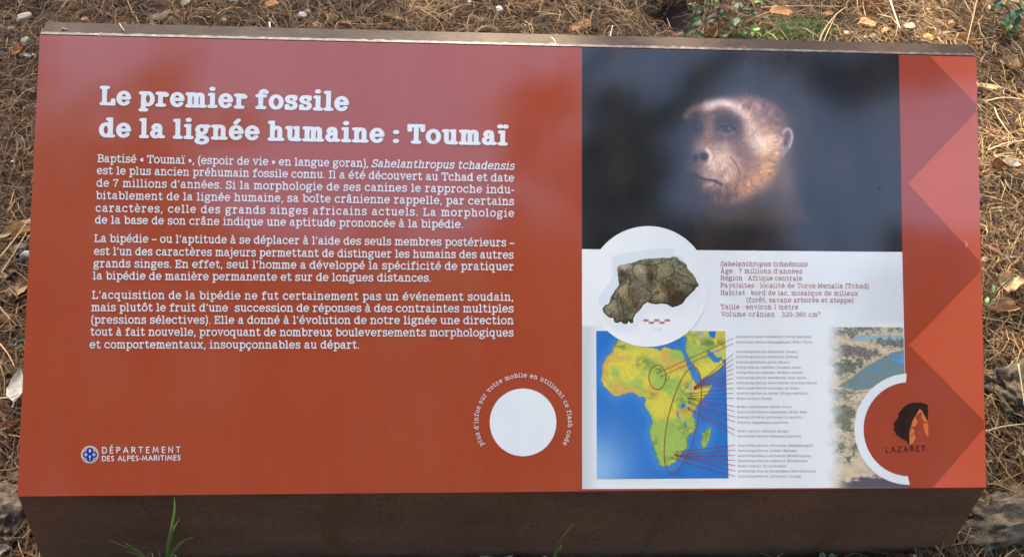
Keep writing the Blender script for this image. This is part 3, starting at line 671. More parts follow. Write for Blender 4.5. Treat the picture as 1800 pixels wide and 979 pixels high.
def amap(X, Y):
    x = (X - 1030) * 3.374; y = (Y - 570) * 3.374
    wx = x + (fbm(x / 14, y / 14, 31, 3) - .5) * 12; wy = y + (fbm(x / 14, y / 14, 41, 3) - .5) * 12
    s = np.minimum(np.minimum(poly_sdf(wx, wy, AFR), poly_sdf(wx, wy, ARA)), poly_sdf(wx, wy, MAD))
    land = sstep(3, -3, s)
    C = np.zeros(X.shape + (3,)) + np.array([48, 112, 182.])
    dd = np.exp(-(((x - 60) / 190) ** 2 + ((y - 860) / 210) ** 2))
    C += dd[..., None] * np.array([90, 66, 30.])
    C += (sstep(60, 0, s) * 14)[..., None] * np.array([1, 1, .6])
    n1 = fbm(x / 90, y / 90, 51, 5); n2 = fbm(x / 22, y / 22, 61, 4)
    yel = np.array([210, 196, 78.]); och = np.array([204, 166, 84.]); grn = np.array([154, 180, 86.]); dgr = np.array([98, 124, 66.])
    g = sstep(.44, .74, n1 + .35 * sstep(500, 620, y) - .25 * sstep(300, 180, y) * sstep(420, 300, x))
    o = sstep(.44, .72, fbm(x / 100 + 7, y / 100, 71, 3) + .1 * sstep(320, 420, y) * sstep(360, 250, x))
    L = yel + (och - yel) * o[..., None]
    L = L + (grn - L) * g[..., None]
    for cx, cy, rx, ry, a in ((340, 225, 55, 38, .8), (430, 262, 22, 22, .9), (490, 335, 30, 30, .5), (610, 380, 34, 44, .9), (560, 470, 50, 60, .5), (200, 130, 60, 22, .8), (385, 420, 40, 30, .5), (730, 110, 90, 26, .9), (660, 60, 60, 20, .6), (410, 730, 20, 70, .6), (520, 800, 60, 22, .6), (715, 650, 18, 60, .6), (575, 620, 60, 50, .5)):
        u = ((x - cx) / rx) ** 2 + ((y - cy) / ry) ** 2
        k = np.exp(-u) * a * sstep(.35, .6, n2)
        L = L + (dgr - L) * k[..., None]
    hx = np.gradient(fbm(x / 12, y / 12, 81, 5) + n2 * .8, axis=1) - np.gradient(fbm(x / 12, y / 12, 81, 5) + n2 * .8, axis=0)
    L = L * (1 + np.clip(hx * .2, -.06, .05))[..., None]
    pk = np.exp(-(((x - 622) / 16) ** 2 + ((y - 378) / 30) ** 2)) + np.exp(-(((x - 690) / 26) ** 2 + ((y - 62) / 18) ** 2)) + .8 * np.exp(-(((x - 775) / 40) ** 2 + ((y - 160) / 14) ** 2)) + .7 * np.exp(-(((x - 606) / 10) ** 2 + ((y - 475) / 16) ** 2))
    L = L + (np.array([176, 178, 196.]) - L) * (np.clip(pk, 0, 1) * sstep(.35, .65, n2))[..., None]
    L = L * (1 - .25 * sstep(-7, 0, s))[..., None]
    for poly in ([(566, 474), (584, 468), (590, 484), (576, 498), (563, 492)], [(538, 505), (546, 520), (553, 555), (545, 552), (540, 530)], [(582, 572), (592, 585), (596, 610), (586, 605)], [(590, 165), (600, 180), (640, 262), (662, 318), (676, 344), (664, 346), (640, 312), (612, 255), (592, 205), (583, 185)], [(735, 36), (770, 36), (768, 70), (758, 82), (740, 74), (728, 52)], [(718, 158), (735, 160), (760, 190), (798, 205), (790, 222), (764, 224), (738, 200)], [(568, 95), (584, 92), (584, 104), (570, 104)]):
        k = sstep(3, -2, poly_sdf(x + (n2 - .5) * 6, y, poly)); L = L + (np.array([34, 112, 196.]) - L) * k[..., None]
    return C * (1 - land[..., None]) + L * land[..., None]
def keep_map(X, Y): return np.hypot(X - 1139, Y - 503) > 103
image_sheet('continent_map', 1048, 582, 1278, 841, .95, amap, H2, quad=[(1048, 581.5), (1275, 582), (1280.5, 840), (1049, 841.5)], keep=keep_map,
            label='printed relief map with yellow and green land on blue sea')
# --- landscape photograph fading to white at its left
def landscape(X, Y):
    x = (X - 1440) * 3.157; y = (Y - 560) * 3.157
    n1 = fbm(x / 26, y / 17, 91, 5); n2 = fbm(x / 7, y / 6, 95, 3); n3 = fbm(x / 60, y / 40, 99, 3)
    C = np.zeros(X.shape + (3,)) + np.array([198, 176, 142.])
    C *= (.84 + .32 * n1)[..., None]
    def put(m, col, a=1.):
        nonlocal C
        C = C * (1 - (m * a)[..., None]) + np.array(col, float) * (m * a)[..., None]
    def water(poly, c1, c2):
        m = sstep(4, -4, poly_sdf(x + (n1 - .5) * 22, y + (n2 - .5) * 6, poly))
        put(m, c1); put(m * sstep(.45, .62, fbm(x / 34, y / 12, 97, 3)), c2, .8)
    water([(170, 108), (240, 92), (340, 94), (480, 92), (480, 118), (330, 116), (200, 124)], (120, 164, 178), (136, 176, 184))
    water([(100, 376), (190, 318), (262, 262), (330, 228), (400, 190), (490, 168), (490, 310), (420, 312), (350, 352), (290, 388), (200, 396)], (104, 122, 112), (82, 126, 160))
    water([(400, 200), (480, 190), (480, 262), (410, 250)], (72, 128, 176), (112, 154, 178))
    n4 = fbm(x / 30 + 5, y / 22, 141, 4); n5 = fbm(x / 11, y / 8, 151, 4)
    veg = [([(60, 48), (470, 48), (470, 60), (290, 72), (140, 98), (60, 90)], (104, 110, 100)), ([(285, 125), (330, 112), (480, 112), (480, 160), (380, 160), (300, 140)], (88, 92, 84)),
           ([(85, 165), (140, 150), (240, 150), (320, 165), (340, 200), (270, 232), (180, 215), (100, 210)], (96, 92, 88)), ([(70, 235), (150, 225), (230, 235), (250, 262), (200, 305), (110, 310), (70, 290)], (78, 88, 72)),
           ([(60, 390), (130, 385), (200, 400), (160, 440), (90, 450)], (112, 112, 90)), ([(70, 470), (150, 490), (215, 510), (195, 560), (190, 630), (130, 620), (80, 560)], (88, 96, 72)),
           ([(90, 700), (150, 690), (140, 740), (95, 745)], (78, 84, 74)), ([(150, 760), (190, 750), (185, 800), (150, 800)], (84, 92, 70)), ([(180, 705), (215, 700), (215, 745), (185, 745)], (96, 104, 74))]
    for p, c in veg:
        s = poly_sdf(x + (n1 - .5) * 70 + (n3 - .5) * 40, y + (n4 - .5) * 60, p)
        m = sstep(5, -8, s + (n5 - .5) * 44)
        put(m, c, .95)
        C *= (1 + m * (n2 - .5) * 1.1)[..., None]
    put(sstep(.54, .66, n5) * sstep(380, 400, y) * sstep(820, 700, y), (116, 114, 92), .75); put(sstep(.56, .7, n4) * sstep(60, 90, y) * sstep(380, 330, y) * sstep(260, 180, x), (112, 108, 96), .5)
    put(sstep(-8, 14, y - (905 - (x - 90) * .16 + (n1 - .5) * 50)) * sstep(70, 200, x), (62, 60, 74), .95)
    put(.16 + 0 * x, (205, 200, 190), 1); put(sstep(160, 30, x + (n3 - .5) * 50), (224, 225, 222), 1)
    put(sstep(52, 44, y), (224, 225, 222), .5)
    return C
image_sheet('landscape_photo', 1444, 575, 1595, 856, .95, landscape, H2, quad=[(1444, 574.5), (1588, 574.5), (1595, 856.4), (1444, 857)],
            label='printed photo of blue ponds among dry scrub, fading to white')
# --- white disc behind the fossil
sheet('white_disc', disc_poly(1139.5, 503.5, 106.5, 106), lin((224, 225, 222)), H3, 'white disc behind the fossil picture')
SK = [(290, 400), (310, 383), (360, 372), (415, 362), (490, 337), (590, 328), (650, 325), (700, 326), (728, 315), (765, 325), (775, 345), (805, 358), (832, 382), (835, 408), (880, 450), (905, 492), (928, 540), (900, 570), (862, 608), (830, 640), (800, 680), (760, 705), (720, 712), (680, 690), (640, 682), (600, 688), (560, 685), (525, 672), (495, 690), (470, 730), (430, 770), (415, 800), (415, 835), (395, 840), (378, 820), (362, 845), (340, 840), (320, 825), (290, 837), (264, 828), (262, 797), (235, 795), (205, 775), (178, 745), (175, 720), (190, 700), (225, 680), (245, 620), (280, 570), (305, 540), (295, 480), (288, 430)]
GH = [(250, 330), (300, 300), (420, 275), (520, 262), (690, 248), (735, 265), (740, 300), (800, 320), (795, 420), (400, 500), (330, 600), (180, 690), (145, 680), (150, 620), (215, 540), (250, 470)]
def skull(X, Y):
    x = (X - 1020) * 4.45; y = (Y - 380) * 4.45
    C = np.zeros(X.shape + (3,)) + np.array([224, 225, 222.])
    def put(m, col, a=1.):
        nonlocal C
        C = C * (1 - (m * a)[..., None]) + np.array(col, float) * (m * a)[..., None]
    put(sstep(6, -6, poly_sdf(x, y, smooth_pts(GH, 4, True))), (206, 212, 214), .9)
    n1 = fbm(x / 60, y / 60, 111, 5); n2 = fbm(x / 22, y / 22, 121, 4); n3 = fbm(x / 9, y / 9, 131, 3)
    s = poly_sdf(x + (n3 - .5) * 10, y + (n2 - .5) * 10, SK)
    B = np.zeros(X.shape + (3,)) + np.array([118, 114, 88.])
    def pb(m, col, a=1.):
        nonlocal B
        B = B * (1 - (m * a)[..., None]) + np.array(col, float) * (m * a)[..., None]
    def blob(cx, cy, rx, ry, col, a=1., rot=0):
        c_, s_ = math.cos(R_(rot)), math.sin(R_(rot))
        u = ((x - cx) * c_ + (y - cy) * s_) / rx; v = (-(x - cx) * s_ + (y - cy) * c_) / ry
        pb(np.exp(-(u * u + v * v) ** 1.5), col, a)
    pb(sstep(.4, .65, n1), (94, 90, 70)); pb(sstep(.52, .72, n2), (78, 66, 50), .75)
    blob(650, 420, 90, 60, (136, 128, 92), .9); blob(340, 390, 60, 30, (172, 164, 148), .9); blob(340, 580, 60, 60, (158, 138, 104), .9)
    blob(460, 420, 60, 50, (168, 156, 126), .8); blob(240, 700, 60, 50, (146, 134, 112), .9); blob(620, 600, 60, 60, (150, 130, 92), .9)
    blob(760, 640, 110, 60, (64, 48, 36), .95, -20); blob(690, 560, 60, 50, (78, 60, 44), .75); blob(550, 470, 36, 50, (62, 44, 32), .85)
    blob(560, 405, 40, 30, (98, 72, 52), .6); blob(420, 600, 60, 60, (92, 78, 60), .8); blob(480, 560, 60, 70, (104, 100, 84), .7)
    blob(330, 450, 22, 24, (50, 50, 52), .95); blob(315, 520, 14, 22, (60, 56, 52), .8); blob(350, 820, 60, 24, (80, 58, 42), .7)
    blob(430, 690, 50, 40, (100, 72, 52), .6); blob(830, 460, 60, 60, (134, 122, 92), .8); blob(600, 600, 22, 16, (80, 50, 36), .8)
    for p in ([(415, 362), (470, 372), (530, 385), (590, 380), (660, 350), (720, 335)], [(590, 380), (600, 440), (590, 490), (610, 520)], [(720, 380), (735, 430), (700, 470), (640, 490)], [(735, 430), (790, 460), (850, 480)], [(415, 370), (415, 450), (450, 500)], [(350, 440), (355, 500), (320, 550)], [(385, 480), (385, 560), (370, 640)], [(300, 600), (290, 680), (300, 740)], [(560, 470), (550, 540)], [(640, 520), (690, 560), (690, 620)], [(310, 640), (330, 720), (350, 800)], [(400, 650), (440, 700)], [(250, 640), (280, 650)], [(520, 560), (560, 620), (545, 670)], [(800, 520), (860, 540), (920, 545)]):
        q = [(a + 5 * math.sin(b_ * .3), b_ + 4 * math.sin(a * .4)) for a, b_ in smooth_pts(p, 5)]
        pb(sstep(6, 1.5, seg_dist(x, y, q)), (50, 40, 30), .7)
    B *= (.72 + .56 * n3)[..., None]
    B *= (1 - .45 * sstep(-22, 0, s) * sstep(380, 620, y))[..., None]
    put(sstep(2.5, -2.5, s), (0, 0, 0), 1.0)
    C = C + B * sstep(2.5, -2.5, s)[..., None]
    return C
def keep_sk(X, Y):
    x = (X - 1020) * 4.45; y = (Y - 380) * 4.45
    return np.minimum(poly_sdf(x, y, SK), poly_sdf(x, y, GH)) < 18
image_sheet('fossil_skull_photo', 1048, 430, 1232, 575, .72, skull, H4, keep=keep_sk, label='printed photo of a cracked brown fossil skull in profile')
# scale bar
inkb = Ink()
for i in range(5):
    x0 = 1020 + (494 + i * 41.6) / 4.45; y0 = 380 + (805 if i % 2 == 0 else 823) / 4.45
    inkb.k = 0; inkb.prim([(x0, y0), (x0 + 9.3, y0), (x0 + 9.3, y0 + 4.1), (x0, y0 + 4.1)], [(0, 1, 2, 3)])
inkb.obj('scale_bar', lin((176, 116, 106)), H4)
ink = Ink(); set_line(ink, "5 cm", 1147, 580, 1162.5, 580, 3.2, .8, 2, 4); ink.obj('scale_bar_caption', lin((170, 172, 178)), H4)

# ------------------------------------------------------------------ lettering
ink = Ink(.7)
(set_line(ink, "Le premier fossile", 174.8, 185.5, 613.6, 196.4, 26.6, 2.05, 5, 14, caph=6.9, dotk=1.3, fixgap=2.3, sp=-.3))
ink.obj('title_line', WHITE, H4)
ink = Ink(.7)
(set_line(ink, "de la lignée humaine : Toumaï", 173.5, 241.8, 892.6, 256.4, 26.6, 2.05, 5, 14, caph=6.9, dotk=1.3, fixgap=2.3, sp=-.3))
ink.obj('title_line', WHITE, H4)
PAR = [[("Baptisé « Toumaï », (espoir de vie » en langue goran), _Sahelanthropus tchadensis_", 171, 285.6, 905, 299),
        ("est le plus ancien préhumain fossile connu. Il a été découvert au Tchad et date", 170, 306.6, 904, 320),
        ("de 7 millions d'années. Si la morphologie de ses canines le rapproche indu-", 169.5, 328.6, 904, 340.6),
        ("bitablement de la lignée humaine, sa boîte crânienne rappelle, par certains", 168.5, 350.4, 904, 361.2),
        ("caractères, celle des grands singes africains actuels. La morphologie", 168, 372.6, 904, 381.8),
        ("de la base de son crâne indique une aptitude prononcée à la bipédie.", 167, 393.3, 814, 401.2)],
       [("La bipédie – ou l'aptitude à se déplacer à l'aide des seuls membres postérieurs –", 165.5, 425.8, 904.5, 433.6),
        ("est l'un des caractères majeurs permettant de distinguer les humains des autres", 165, 448.4, 903, 455),
        ("grands singes. En effet, seul l'homme a développé la spécificité de pratiquer", 164, 470, 903.5, 475.4),
        ("la bipédie de manière permanente et sur de longues distances.", 163, 491.4, 758, 495.4)],
       [("L'acquisition de la bipédie ne fut certainement pas un événement soudain,", 161.5, 525.2, 903, 528.9),
        ("mais plutôt le fruit d'une  succession de réponses à des contraintes multiples", 160.5, 547, 903, 549.3),
        ("(pressions sélectives). Elle a donné à l'évolution de notre lignée une direction", 160, 568.8, 903, 570),
        ("tout à fait nouvelle, provoquant de nombreux bouleversements morphologiques", 158.5, 590, 903, 591.6),
        ("et comportementaux, insoupçonnables au départ.", 157.5, 612.3, 632, 612.8)]]
for P in PAR:
    for t, xl, yl, xr, yr in P:
        ink = Ink(); gk = set_line(ink, t, xl, yl, xr, yr, 11.2, .98, 3, 6, caph=6.5)
        ink.obj('text_line', WHITE, H4)
# ring of small lettering round the disc
ink = Ink(); txt = "plus d'infos sur votre mobile en utilisant ce flash code"
u = 1.06; t = .85; cx, cy, rad = 919.5, 742.0, 79.5
a0, a1 = R_(209.5), R_(-28.5)
sw = sum(strokes(c)[0] for c in txt if c != ' '); nsp = txt.count(' ')
total = (a0 - a1) * rad / u; gap = (total - sw - 1.3 * nsp) / (len(txt) - 1 + .45 * nsp); x = 0
for ch in txt:
    if ch == ' ': x += 1.3 + 1.45 * gap; continue
    w, st = strokes(ch)
    def tf(a, b_, x=x, w=w):
        th = a0 - (x + w / 2) * u / rad
        rr = rad + b_ * u; off = (a - w / 2) * u
        return (cx + rr * math.cos(th) + off * math.sin(th), cy - rr * math.sin(th) + off * math.cos(th))
    ink.glyph(st, tf, t * u / 2, 2, 6); x += w + gap
ink.obj('ring_caption', WHITE, H4)
sheet('white_roundel', disc_poly(919.5, 742, 58.6, 59.4), WHITE, H3, 'plain white disc inside the ring of small lettering')
# department lettering and emblem
ink = Ink(); set_line(ink, "DÉPARTEMENT", 178.8, 796.6, 317.6, 795.6, 11.4, 1.05, 3, 4, sans=True); ink.obj('department_caption', WHITE, H4)
ink = Ink(); set_line(ink, "DES ALPES-MARITIMES", 178.8, 810.4, 317.6, 809, 9.8, 1.15, 3, 4, sans=True); ink.obj('department_caption', WHITE, H4)
ex, ey = 158, 798.5
sheet('emblem_disc', disc_poly(ex, ey, 15.4), lin((206, 200, 176)), H2)
sheet('emblem_field', disc_poly(ex, ey, 13.8), lin((226, 104, 60)), H3)
def quatre(k, r, o): 
    pts = []
    for i in range(96):
        a = 2 * math.pi * i / 96; best = 0
        for j in range(4):
            c = (o * math.cos(j * math.pi / 2), o * math.sin(j * math.pi / 2)); d = math.cos(a) * c[0] + math.sin(a) * c[1]
            q = d * d - (o * o - r * r)
            if q > 0: best = max(best, d + math.sqrt(q))
        pts.append((ex + best * k * math.cos(a), ey - best * k * math.sin(a)))
    return pts[::-1]
sheet('emblem_border', quatre(1, 7.8, 7.0), lin((206, 200, 176)), H4)
sheet('emblem_quatrefoil', quatre(1, 6.3, 6.6), lin((30, 48, 150)), H5)
ink = Ink()
for dx in (-7.2, 7.2):
    ink.k = 0; ink.path([(ex + dx - 3.2, ey), (ex + dx + 3.2, ey)], .9, caps=0); ink.path([(ex + dx, ey - 3.4), (ex + dx, ey + 3.4)], .9, caps=0)
ink.prim([(ex, ey - 11.6), (ex + 2.1, ey - 6.6), (ex + 1.4, ey - 4), (ex - 1.4, ey - 4), (ex - 2.1, ey - 6.6)], [(0, 1, 2, 3, 4)])
ink.disc((ex, ey + 3.6), 2, 10); ink.path([(ex, ey + 5), (ex, ey + 11)], .5, caps=0)
ink.obj('emblem_mark', lin((190, 196, 176)), H6)

INKRED = lin((172, 92, 90))
for t, bl_, xa, xb in (("_Sahelanthropus tchadensis_", 103, 97, 1020), ("Âge : 7 millions d'années", 178, 97, 963), ("Région : Afrique centrale", 253, 97, 960),
        ("Pays/sites : localité de Toros-Menalla (Tchad)", 331, 97, 1665), ("Habitat : bord de lac, mosaïque de milieux", 408, 97, 1550),
        ("(forêt, savane arborée et steppe)", 484, 372, 1503), ("Taille : environ 1 mètre", 556, 100, 920), ("Volume crânien : 320-380 cm³", 634, 103, 1150)):
    ink = Ink(); set_line(ink, t, 1250 + xa / 6, 450 + bl_ / 6 + .2, 1250 + xb / 6, 450 + bl_ / 6 + .5 + (xb - xa) / 6 * .004, 6.5, .8, 3, 5, caph=6.5)
    ink.obj('fact_line', INKRED, H4)
SITES = [("_Sahelanthropus tchadensis_ (Toros-Menalla)", 42, 48, 530), ("_Australopithecus bahrelghazali_ (Koro Toro)", 76, 48, 533), ("_Australopithecus afarensis_ (Hadar)", 137, 50, 445),
 ("_Australopithecus afarensis_ (Dikika)", 170, 50, 448), ("_Australopithecus garhi_ (Bouri)", 204, 50, 393), ("_Ardipithecus ramidus_ (Aramis-Gona)", 237, 50, 465),
 ("_Ardipithecus kadabba_ (Middle Awash)", 270, 52, 478), ("_Australopithecus anamensis_ (Asa Issie)", 303, 52, 494), ("_Australopithecus deyiremeda_ (Woranso-Mille)", 336, 52, 565),
 ("_Australopithecus aethiopicus_ (Omo)", 369, 54, 452), ("_Australopithecus boisei_ (Konso Gardula)", 402, 54, 507), ("_Homo habilis_ (Fejej)", 435, 55, 276),
 ("_Homo rudolfensis_ (Koobi Fora)", 488, 56, 402), ("_Australopithecus anamensis_ (Allia Bay)", 521, 56, 502), ("_Kenyanthropus platyops_ (Lomekwi)", 554, 57, 475),
 ("_Orrorin tugenensis_ (Lukeino)", 588, 58, 384), ("_Homo habilis_ (Olduvai gorge)", 643, 60, 385), ("_Australopithecus afarensis_ (Laetoli)", 675, 60, 463),
 ("_Australopithecus africanus_ (Makapansgat)", 734, 61, 540), ("_Australopithecus sediba_ (Malapa)", 767, 61, 438), ("_Australopithecus africanus_ (Sterkfontein)", 800, 61, 530),
 ("_Australopithecus robustus_ (Kromdraai)", 832, 62, 506), ("_Homo habilis_ (Swartkrans)", 865, 63, 368), ("_Australopithecus prometheus_ (Sterkfontein)", 898, 63, 560), ("_Australopithecus africanus_ (Taung)", 930, 64, 465)]
for t, yc, xa, xb in SITES:
    ink = Ink(); set_line(ink, t, 1280 + xa / 3.627, 580 + (yc + 6.5) / 3.627, 1280 + xb / 3.627, 580 + (yc + 7.5) / 3.627, 3.1, .72, 2, 0, caph=6.5)
    ink.obj('site_line', lin((120, 66, 70)), H4)
# leader lines and ovals on the map
LEAD = [(420, 290, 873, 82), (440, 310, 873, 113), (640, 372, 873, 175), (642, 375, 873, 205), (640, 378, 873, 235), (640, 378, 875, 262), (640, 380, 875, 290), (640, 382, 875, 318), (640, 384, 875, 347),
        (612, 412, 877, 377), (618, 425, 877, 407), (600, 437, 877, 437), (620, 438, 880, 485), (605, 437, 880, 515), (605, 455, 880, 548), (605, 463, 880, 577), (600, 490, 882, 625), (603, 500, 882, 655),
        (535, 755, 885, 715), (525, 768, 885, 745), (525, 775, 885, 775), (528, 775, 885, 805), (535, 778, 885, 835), (540, 775, 885, 868), (505, 790, 885, 900)]
LINERED = lin((136, 66, 50))
for a, b_, c, d in LEAD:
    ink = Ink(); p0, p1 = zm([(a, b_), (c, d)])
    ink.path([p0, p1], .42, caps=0)
    v = np.array(p1) - p0; v /= np.hypot(*v); nn = np.array([-v[1], v[0]]); q = np.array(p0) - v * 1.0
    ink.prim([tuple(q), tuple(q + v * 4 + nn * 1.5), tuple(q + v * 4 - nn * 1.5)], [(0, 1, 2)])
    ink.obj('leader_line', LINERED, H5)
def oval(cx, cy, rx, ry, rot):
    ink = Ink(); pts = []
    for i in range(72):
        a = 2 * math.pi * i / 72; X = rx * math.cos(a); Y = ry * math.sin(a); c_, s_ = math.cos(R_(rot)), math.sin(R_(rot))
        pts.append((cx + X * c_ - Y * s_, cy + X * s_ + Y * c_))
    ink.path(zm(pts), .62, closed=True); ink.obj('map_oval', LINERED, H6)
oval(423, 312, 50, 72, 0); oval(574, 567, 88, 322, 12.5)

# ring, disc and head logo at the lower right
sheet('white_ring', disc_poly(1598, 754, 96, 97.5, 60, 92.5, 270.8)[::-1] + [(1595.6, 836), ] + disc_poly(1598, 754, 80, 82.5, 60, 94, 268.5), WHITE, H4)
sheet('logo_disc', disc_poly(1598, 754, 80, 82.5, 60, 93, 269.5) + [(1592, 671.8)], DARK_RED, H3)
def zl_(pts): return [(1440 + x / 3.157, 560 + y / 3.157) for x, y in pts]
sheet('logo_head', zl_([(558, 497), (575, 515), (592, 545), (603, 572), (603, 478), (570, 466), (520, 465), (492, 474), (466, 492), (451, 514), (438, 524), (442, 540), (428, 560), (412, 583), (418, 598), (412, 612), (421, 626), (426, 642), (446, 656), (470, 670), (488, 680), (499, 700), (498, 650), (508, 600), (530, 545)]), lin((44, 30, 27)), H5, 'black printed head in profile')
ink = Ink()
for pts in ([(558, 500), (545, 520), (536, 545), (560, 520), (580, 527), (570, 510)], [(533, 540), (546, 570), (540, 588), (530, 602), (510, 596), (520, 562)], [(509, 602), (528, 612), (527, 636), (502, 652), (501, 630)],
            [(502, 656), (530, 640), (536, 660), (522, 690), (502, 700)], [(572, 520), (590, 548), (604, 575), (585, 572), (570, 555), (567, 535)], [(578, 578), (604, 582), (606, 620), (607, 660), (590, 640), (580, 610)]):
    ink.k = 0; ink.prim(zl_(pts), [tuple(range(len(pts)))])
ink.obj('logo_flames', lin((214, 116, 62)), H6)
ink = Ink(); set_line(ink, "LAZARET.", 1556.5, 795.4, 1632.5, 792.6, 10.6, 1.05, 3, 4, sans=True); ink.obj('logo_caption', lin((60, 30, 26)), H5)
# scuffs
for (cx_, cy_, n_, r_) in ((1699, 428, 9, 7), (1546, 332, 7, 5)):
    ink = Ink()
    for i in range(n_):
        a = random.uniform(0, 6.3); ink.path([(cx_ + random.gauss(0, r_ / 4), cy_ + random.gauss(0, r_ / 2)), (cx_ + random.gauss(0, r_ / 3), cy_ + random.gauss(0, r_ * .7))], .55, caps=0)
    ink.obj('scuff_mark', lin((214, 150, 140)) if cx_ > 1600 else lin((24, 22, 22)), H5)

# ------------------------------------------------------------------ litter on the ground
def under_lectern(x, y):
    return (np.abs(x) < .585) & (y > fp[1] - .002) & (y < .262)
def needles(name, n, length, width, pal, wts, seed, region, zmax=.03, label=None, lift=.35, outer=False):
    r = np.random.default_rng(seed)
    X = r.uniform(region[0], region[1], n * 3); Y = r.uniform(region[2], region[3], n * 3)
    px, py = project(np.stack([X, Y, np.zeros_like(X)], -1))
    k = (px > -260) & (px < 2060) & (py > -170) & (py < 1230) & ~under_lectern(X, Y)
    if outer: k = ~k & ~under_lectern(X, Y)
    # bare dark hollow under the ivy
    hol = np.exp(-((X - PIT[0]) / .062) ** 2 - ((Y - PIT[1]) / .085) ** 2)
    k &= r.random(n * 3) > hol * 1.5
    X = X[k][:n]; Y = Y[k][:n]; px = px[k][:n]; py = py[k][:n]; n = len(X)
    L = length * r.uniform(.45, 1.25, n); W = width * r.uniform(.6, 1.5, n)
    # tufts share a direction
    th = vnoise(X * 7, Y * 7, 5) * 9 + r.normal(0, 1.0, n)
    cur = r.normal(0, .7, n); el = r.normal(0, .16, n)
    z0 = gheight(X, Y) + zmax * r.random(n) ** 1.3
    S = 4; V = np.zeros((n, S, 3, 3)); ts = np.linspace(-.5, .5, S)
    roll = r.normal(0, .5, n)
    for i, t in enumerate(ts):
        a = th + cur * t
        cx = X + np.cos(a) * L * t - np.sin(th) * cur * L * (t * t) * .5
        cy = Y + np.sin(a) * L * t + np.cos(th) * cur * L * (t * t) * .5
        cz = z0 + el * L * t + lift * .06 * (.25 - t * t)
        w = W * (1 - .55 * abs(t) * 1.2) * .5
        sx, sy = -np.sin(a), np.cos(a)
        for j, o in enumerate((-1, 0, 1)):
            V[:, i, j, 0] = cx + sx * w * o; V[:, i, j, 1] = cy + sy * w * o
            V[:, i, j, 2] = cz + np.sin(roll) * w * o + (w * .8 if o == 0 else 0)
    # keep off the steel plates
    b_ = np.arange(n)[:, None, None] * (S * 3) + np.arange(S - 1)[None, :, None] * 3 + np.arange(2)[None, None, :]
    Fc = np.stack([b_, b_ + 3, b_ + 4, b_ + 1], -1).reshape(-1, 4)
    pal = np.array(pal)
    ww = np.array(wts, float); idx = r.choice(len(pal), n, p=ww / ww.sum())
    c = pal[idx] * (.32 + .95 * r.random((n, 1)) ** 1.2) * np.array([.84, .74, .61]) * (.55 + .45 * sstep(.0, zmax * .6, z0 - gheight(X, Y)))[:, None]  # needles lower in the layer darkened, shade of the gaps put into their colour
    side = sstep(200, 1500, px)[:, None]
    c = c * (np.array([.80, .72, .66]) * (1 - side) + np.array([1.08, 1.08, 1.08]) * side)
    ins = under_lectern(V[..., 0], V[..., 1]).any(axis=(1, 2))
    keep = np.repeat(~ins, (S - 1) * 2); Fc = Fc[keep]
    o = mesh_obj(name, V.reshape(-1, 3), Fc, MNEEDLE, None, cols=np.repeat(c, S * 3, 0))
    o['kind'] = 'stuff'; o['label'] = label
    return o
PAL = [(.40, .29, .16), (.28, .19, .10), (.16, .095, .052), (.22, .17, .12), (.52, .42, .27), (.34, .17, .07), (.09, .06, .04)]
REG = (-1.5, 1.5, -.75, 1.75)
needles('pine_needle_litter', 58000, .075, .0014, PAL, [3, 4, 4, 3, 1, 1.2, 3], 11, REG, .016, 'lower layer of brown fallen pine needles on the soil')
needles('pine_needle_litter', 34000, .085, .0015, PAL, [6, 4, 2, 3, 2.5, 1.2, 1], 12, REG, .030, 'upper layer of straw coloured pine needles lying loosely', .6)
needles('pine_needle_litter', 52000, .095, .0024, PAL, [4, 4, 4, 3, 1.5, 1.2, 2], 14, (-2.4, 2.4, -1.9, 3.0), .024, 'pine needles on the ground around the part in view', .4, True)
needles('fallen_twig_litter', 900, .075, .0042, [(.16, .10, .06), (.24, .17, .11), (.10, .065, .04)], [2, 1, 2], 13, REG, .022, 'short brown twigs scattered through the needles', .1)
def debris():
    r = np.random.default_rng(5); n = 9000
    X = r.uniform(REG[0], REG[1], n * 2); Y = r.uniform(REG[2], REG[3], n * 2)
    k = ~under_lectern(X, Y); X = X[k][:n]; Y = Y[k][:n]; n = len(X)
    s = .0034 * np.exp(r.normal(0, .55, n)); s[:350] *= 2.3; th = r.uniform(0, 6.28, n); z = gheight(X, Y) + .004 + .022 * r.random(n)
    V = np.zeros((n, 6, 3))
    for i in range(5):
        a = th + i * 2 * math.pi / 5; q = s * r.uniform(.6, 1.3, n)
        V[:, i] = np.stack([X + np.cos(a) * q, Y + np.sin(a) * q * .7, z + r.normal(0, .3, n) * s], -1)
    V[:, 5] = np.stack([X, Y, z + s * .7], -1)
    b_ = np.arange(n)[:, None] * 6
    Fc = np.concatenate([np.stack([b_[:, 0] + i, b_[:, 0] + (i + 1) % 5, b_[:, 0] + 5], -1) for i in range(5)], 0)
    pal = np.array([(.30, .17, .08), (.45, .36, .26), (.16, .10, .06), (.10, .07, .05), (.55, .50, .42), (.40, .20, .08)])
    c = pal[r.choice(6, n, p=[.25, .12, .27, .26, .05, .05])] * r.uniform(.7, 1.2, (n, 1))
    o = mesh_obj('litter_crumbs', V.reshape(-1, 3), Fc, MBARK, None, cols=np.repeat(c, 6, 0))
    o['kind'] = 'stuff'; o['label'] = 'small crumbs of bark, cone scale and soil among the needles'
debris()

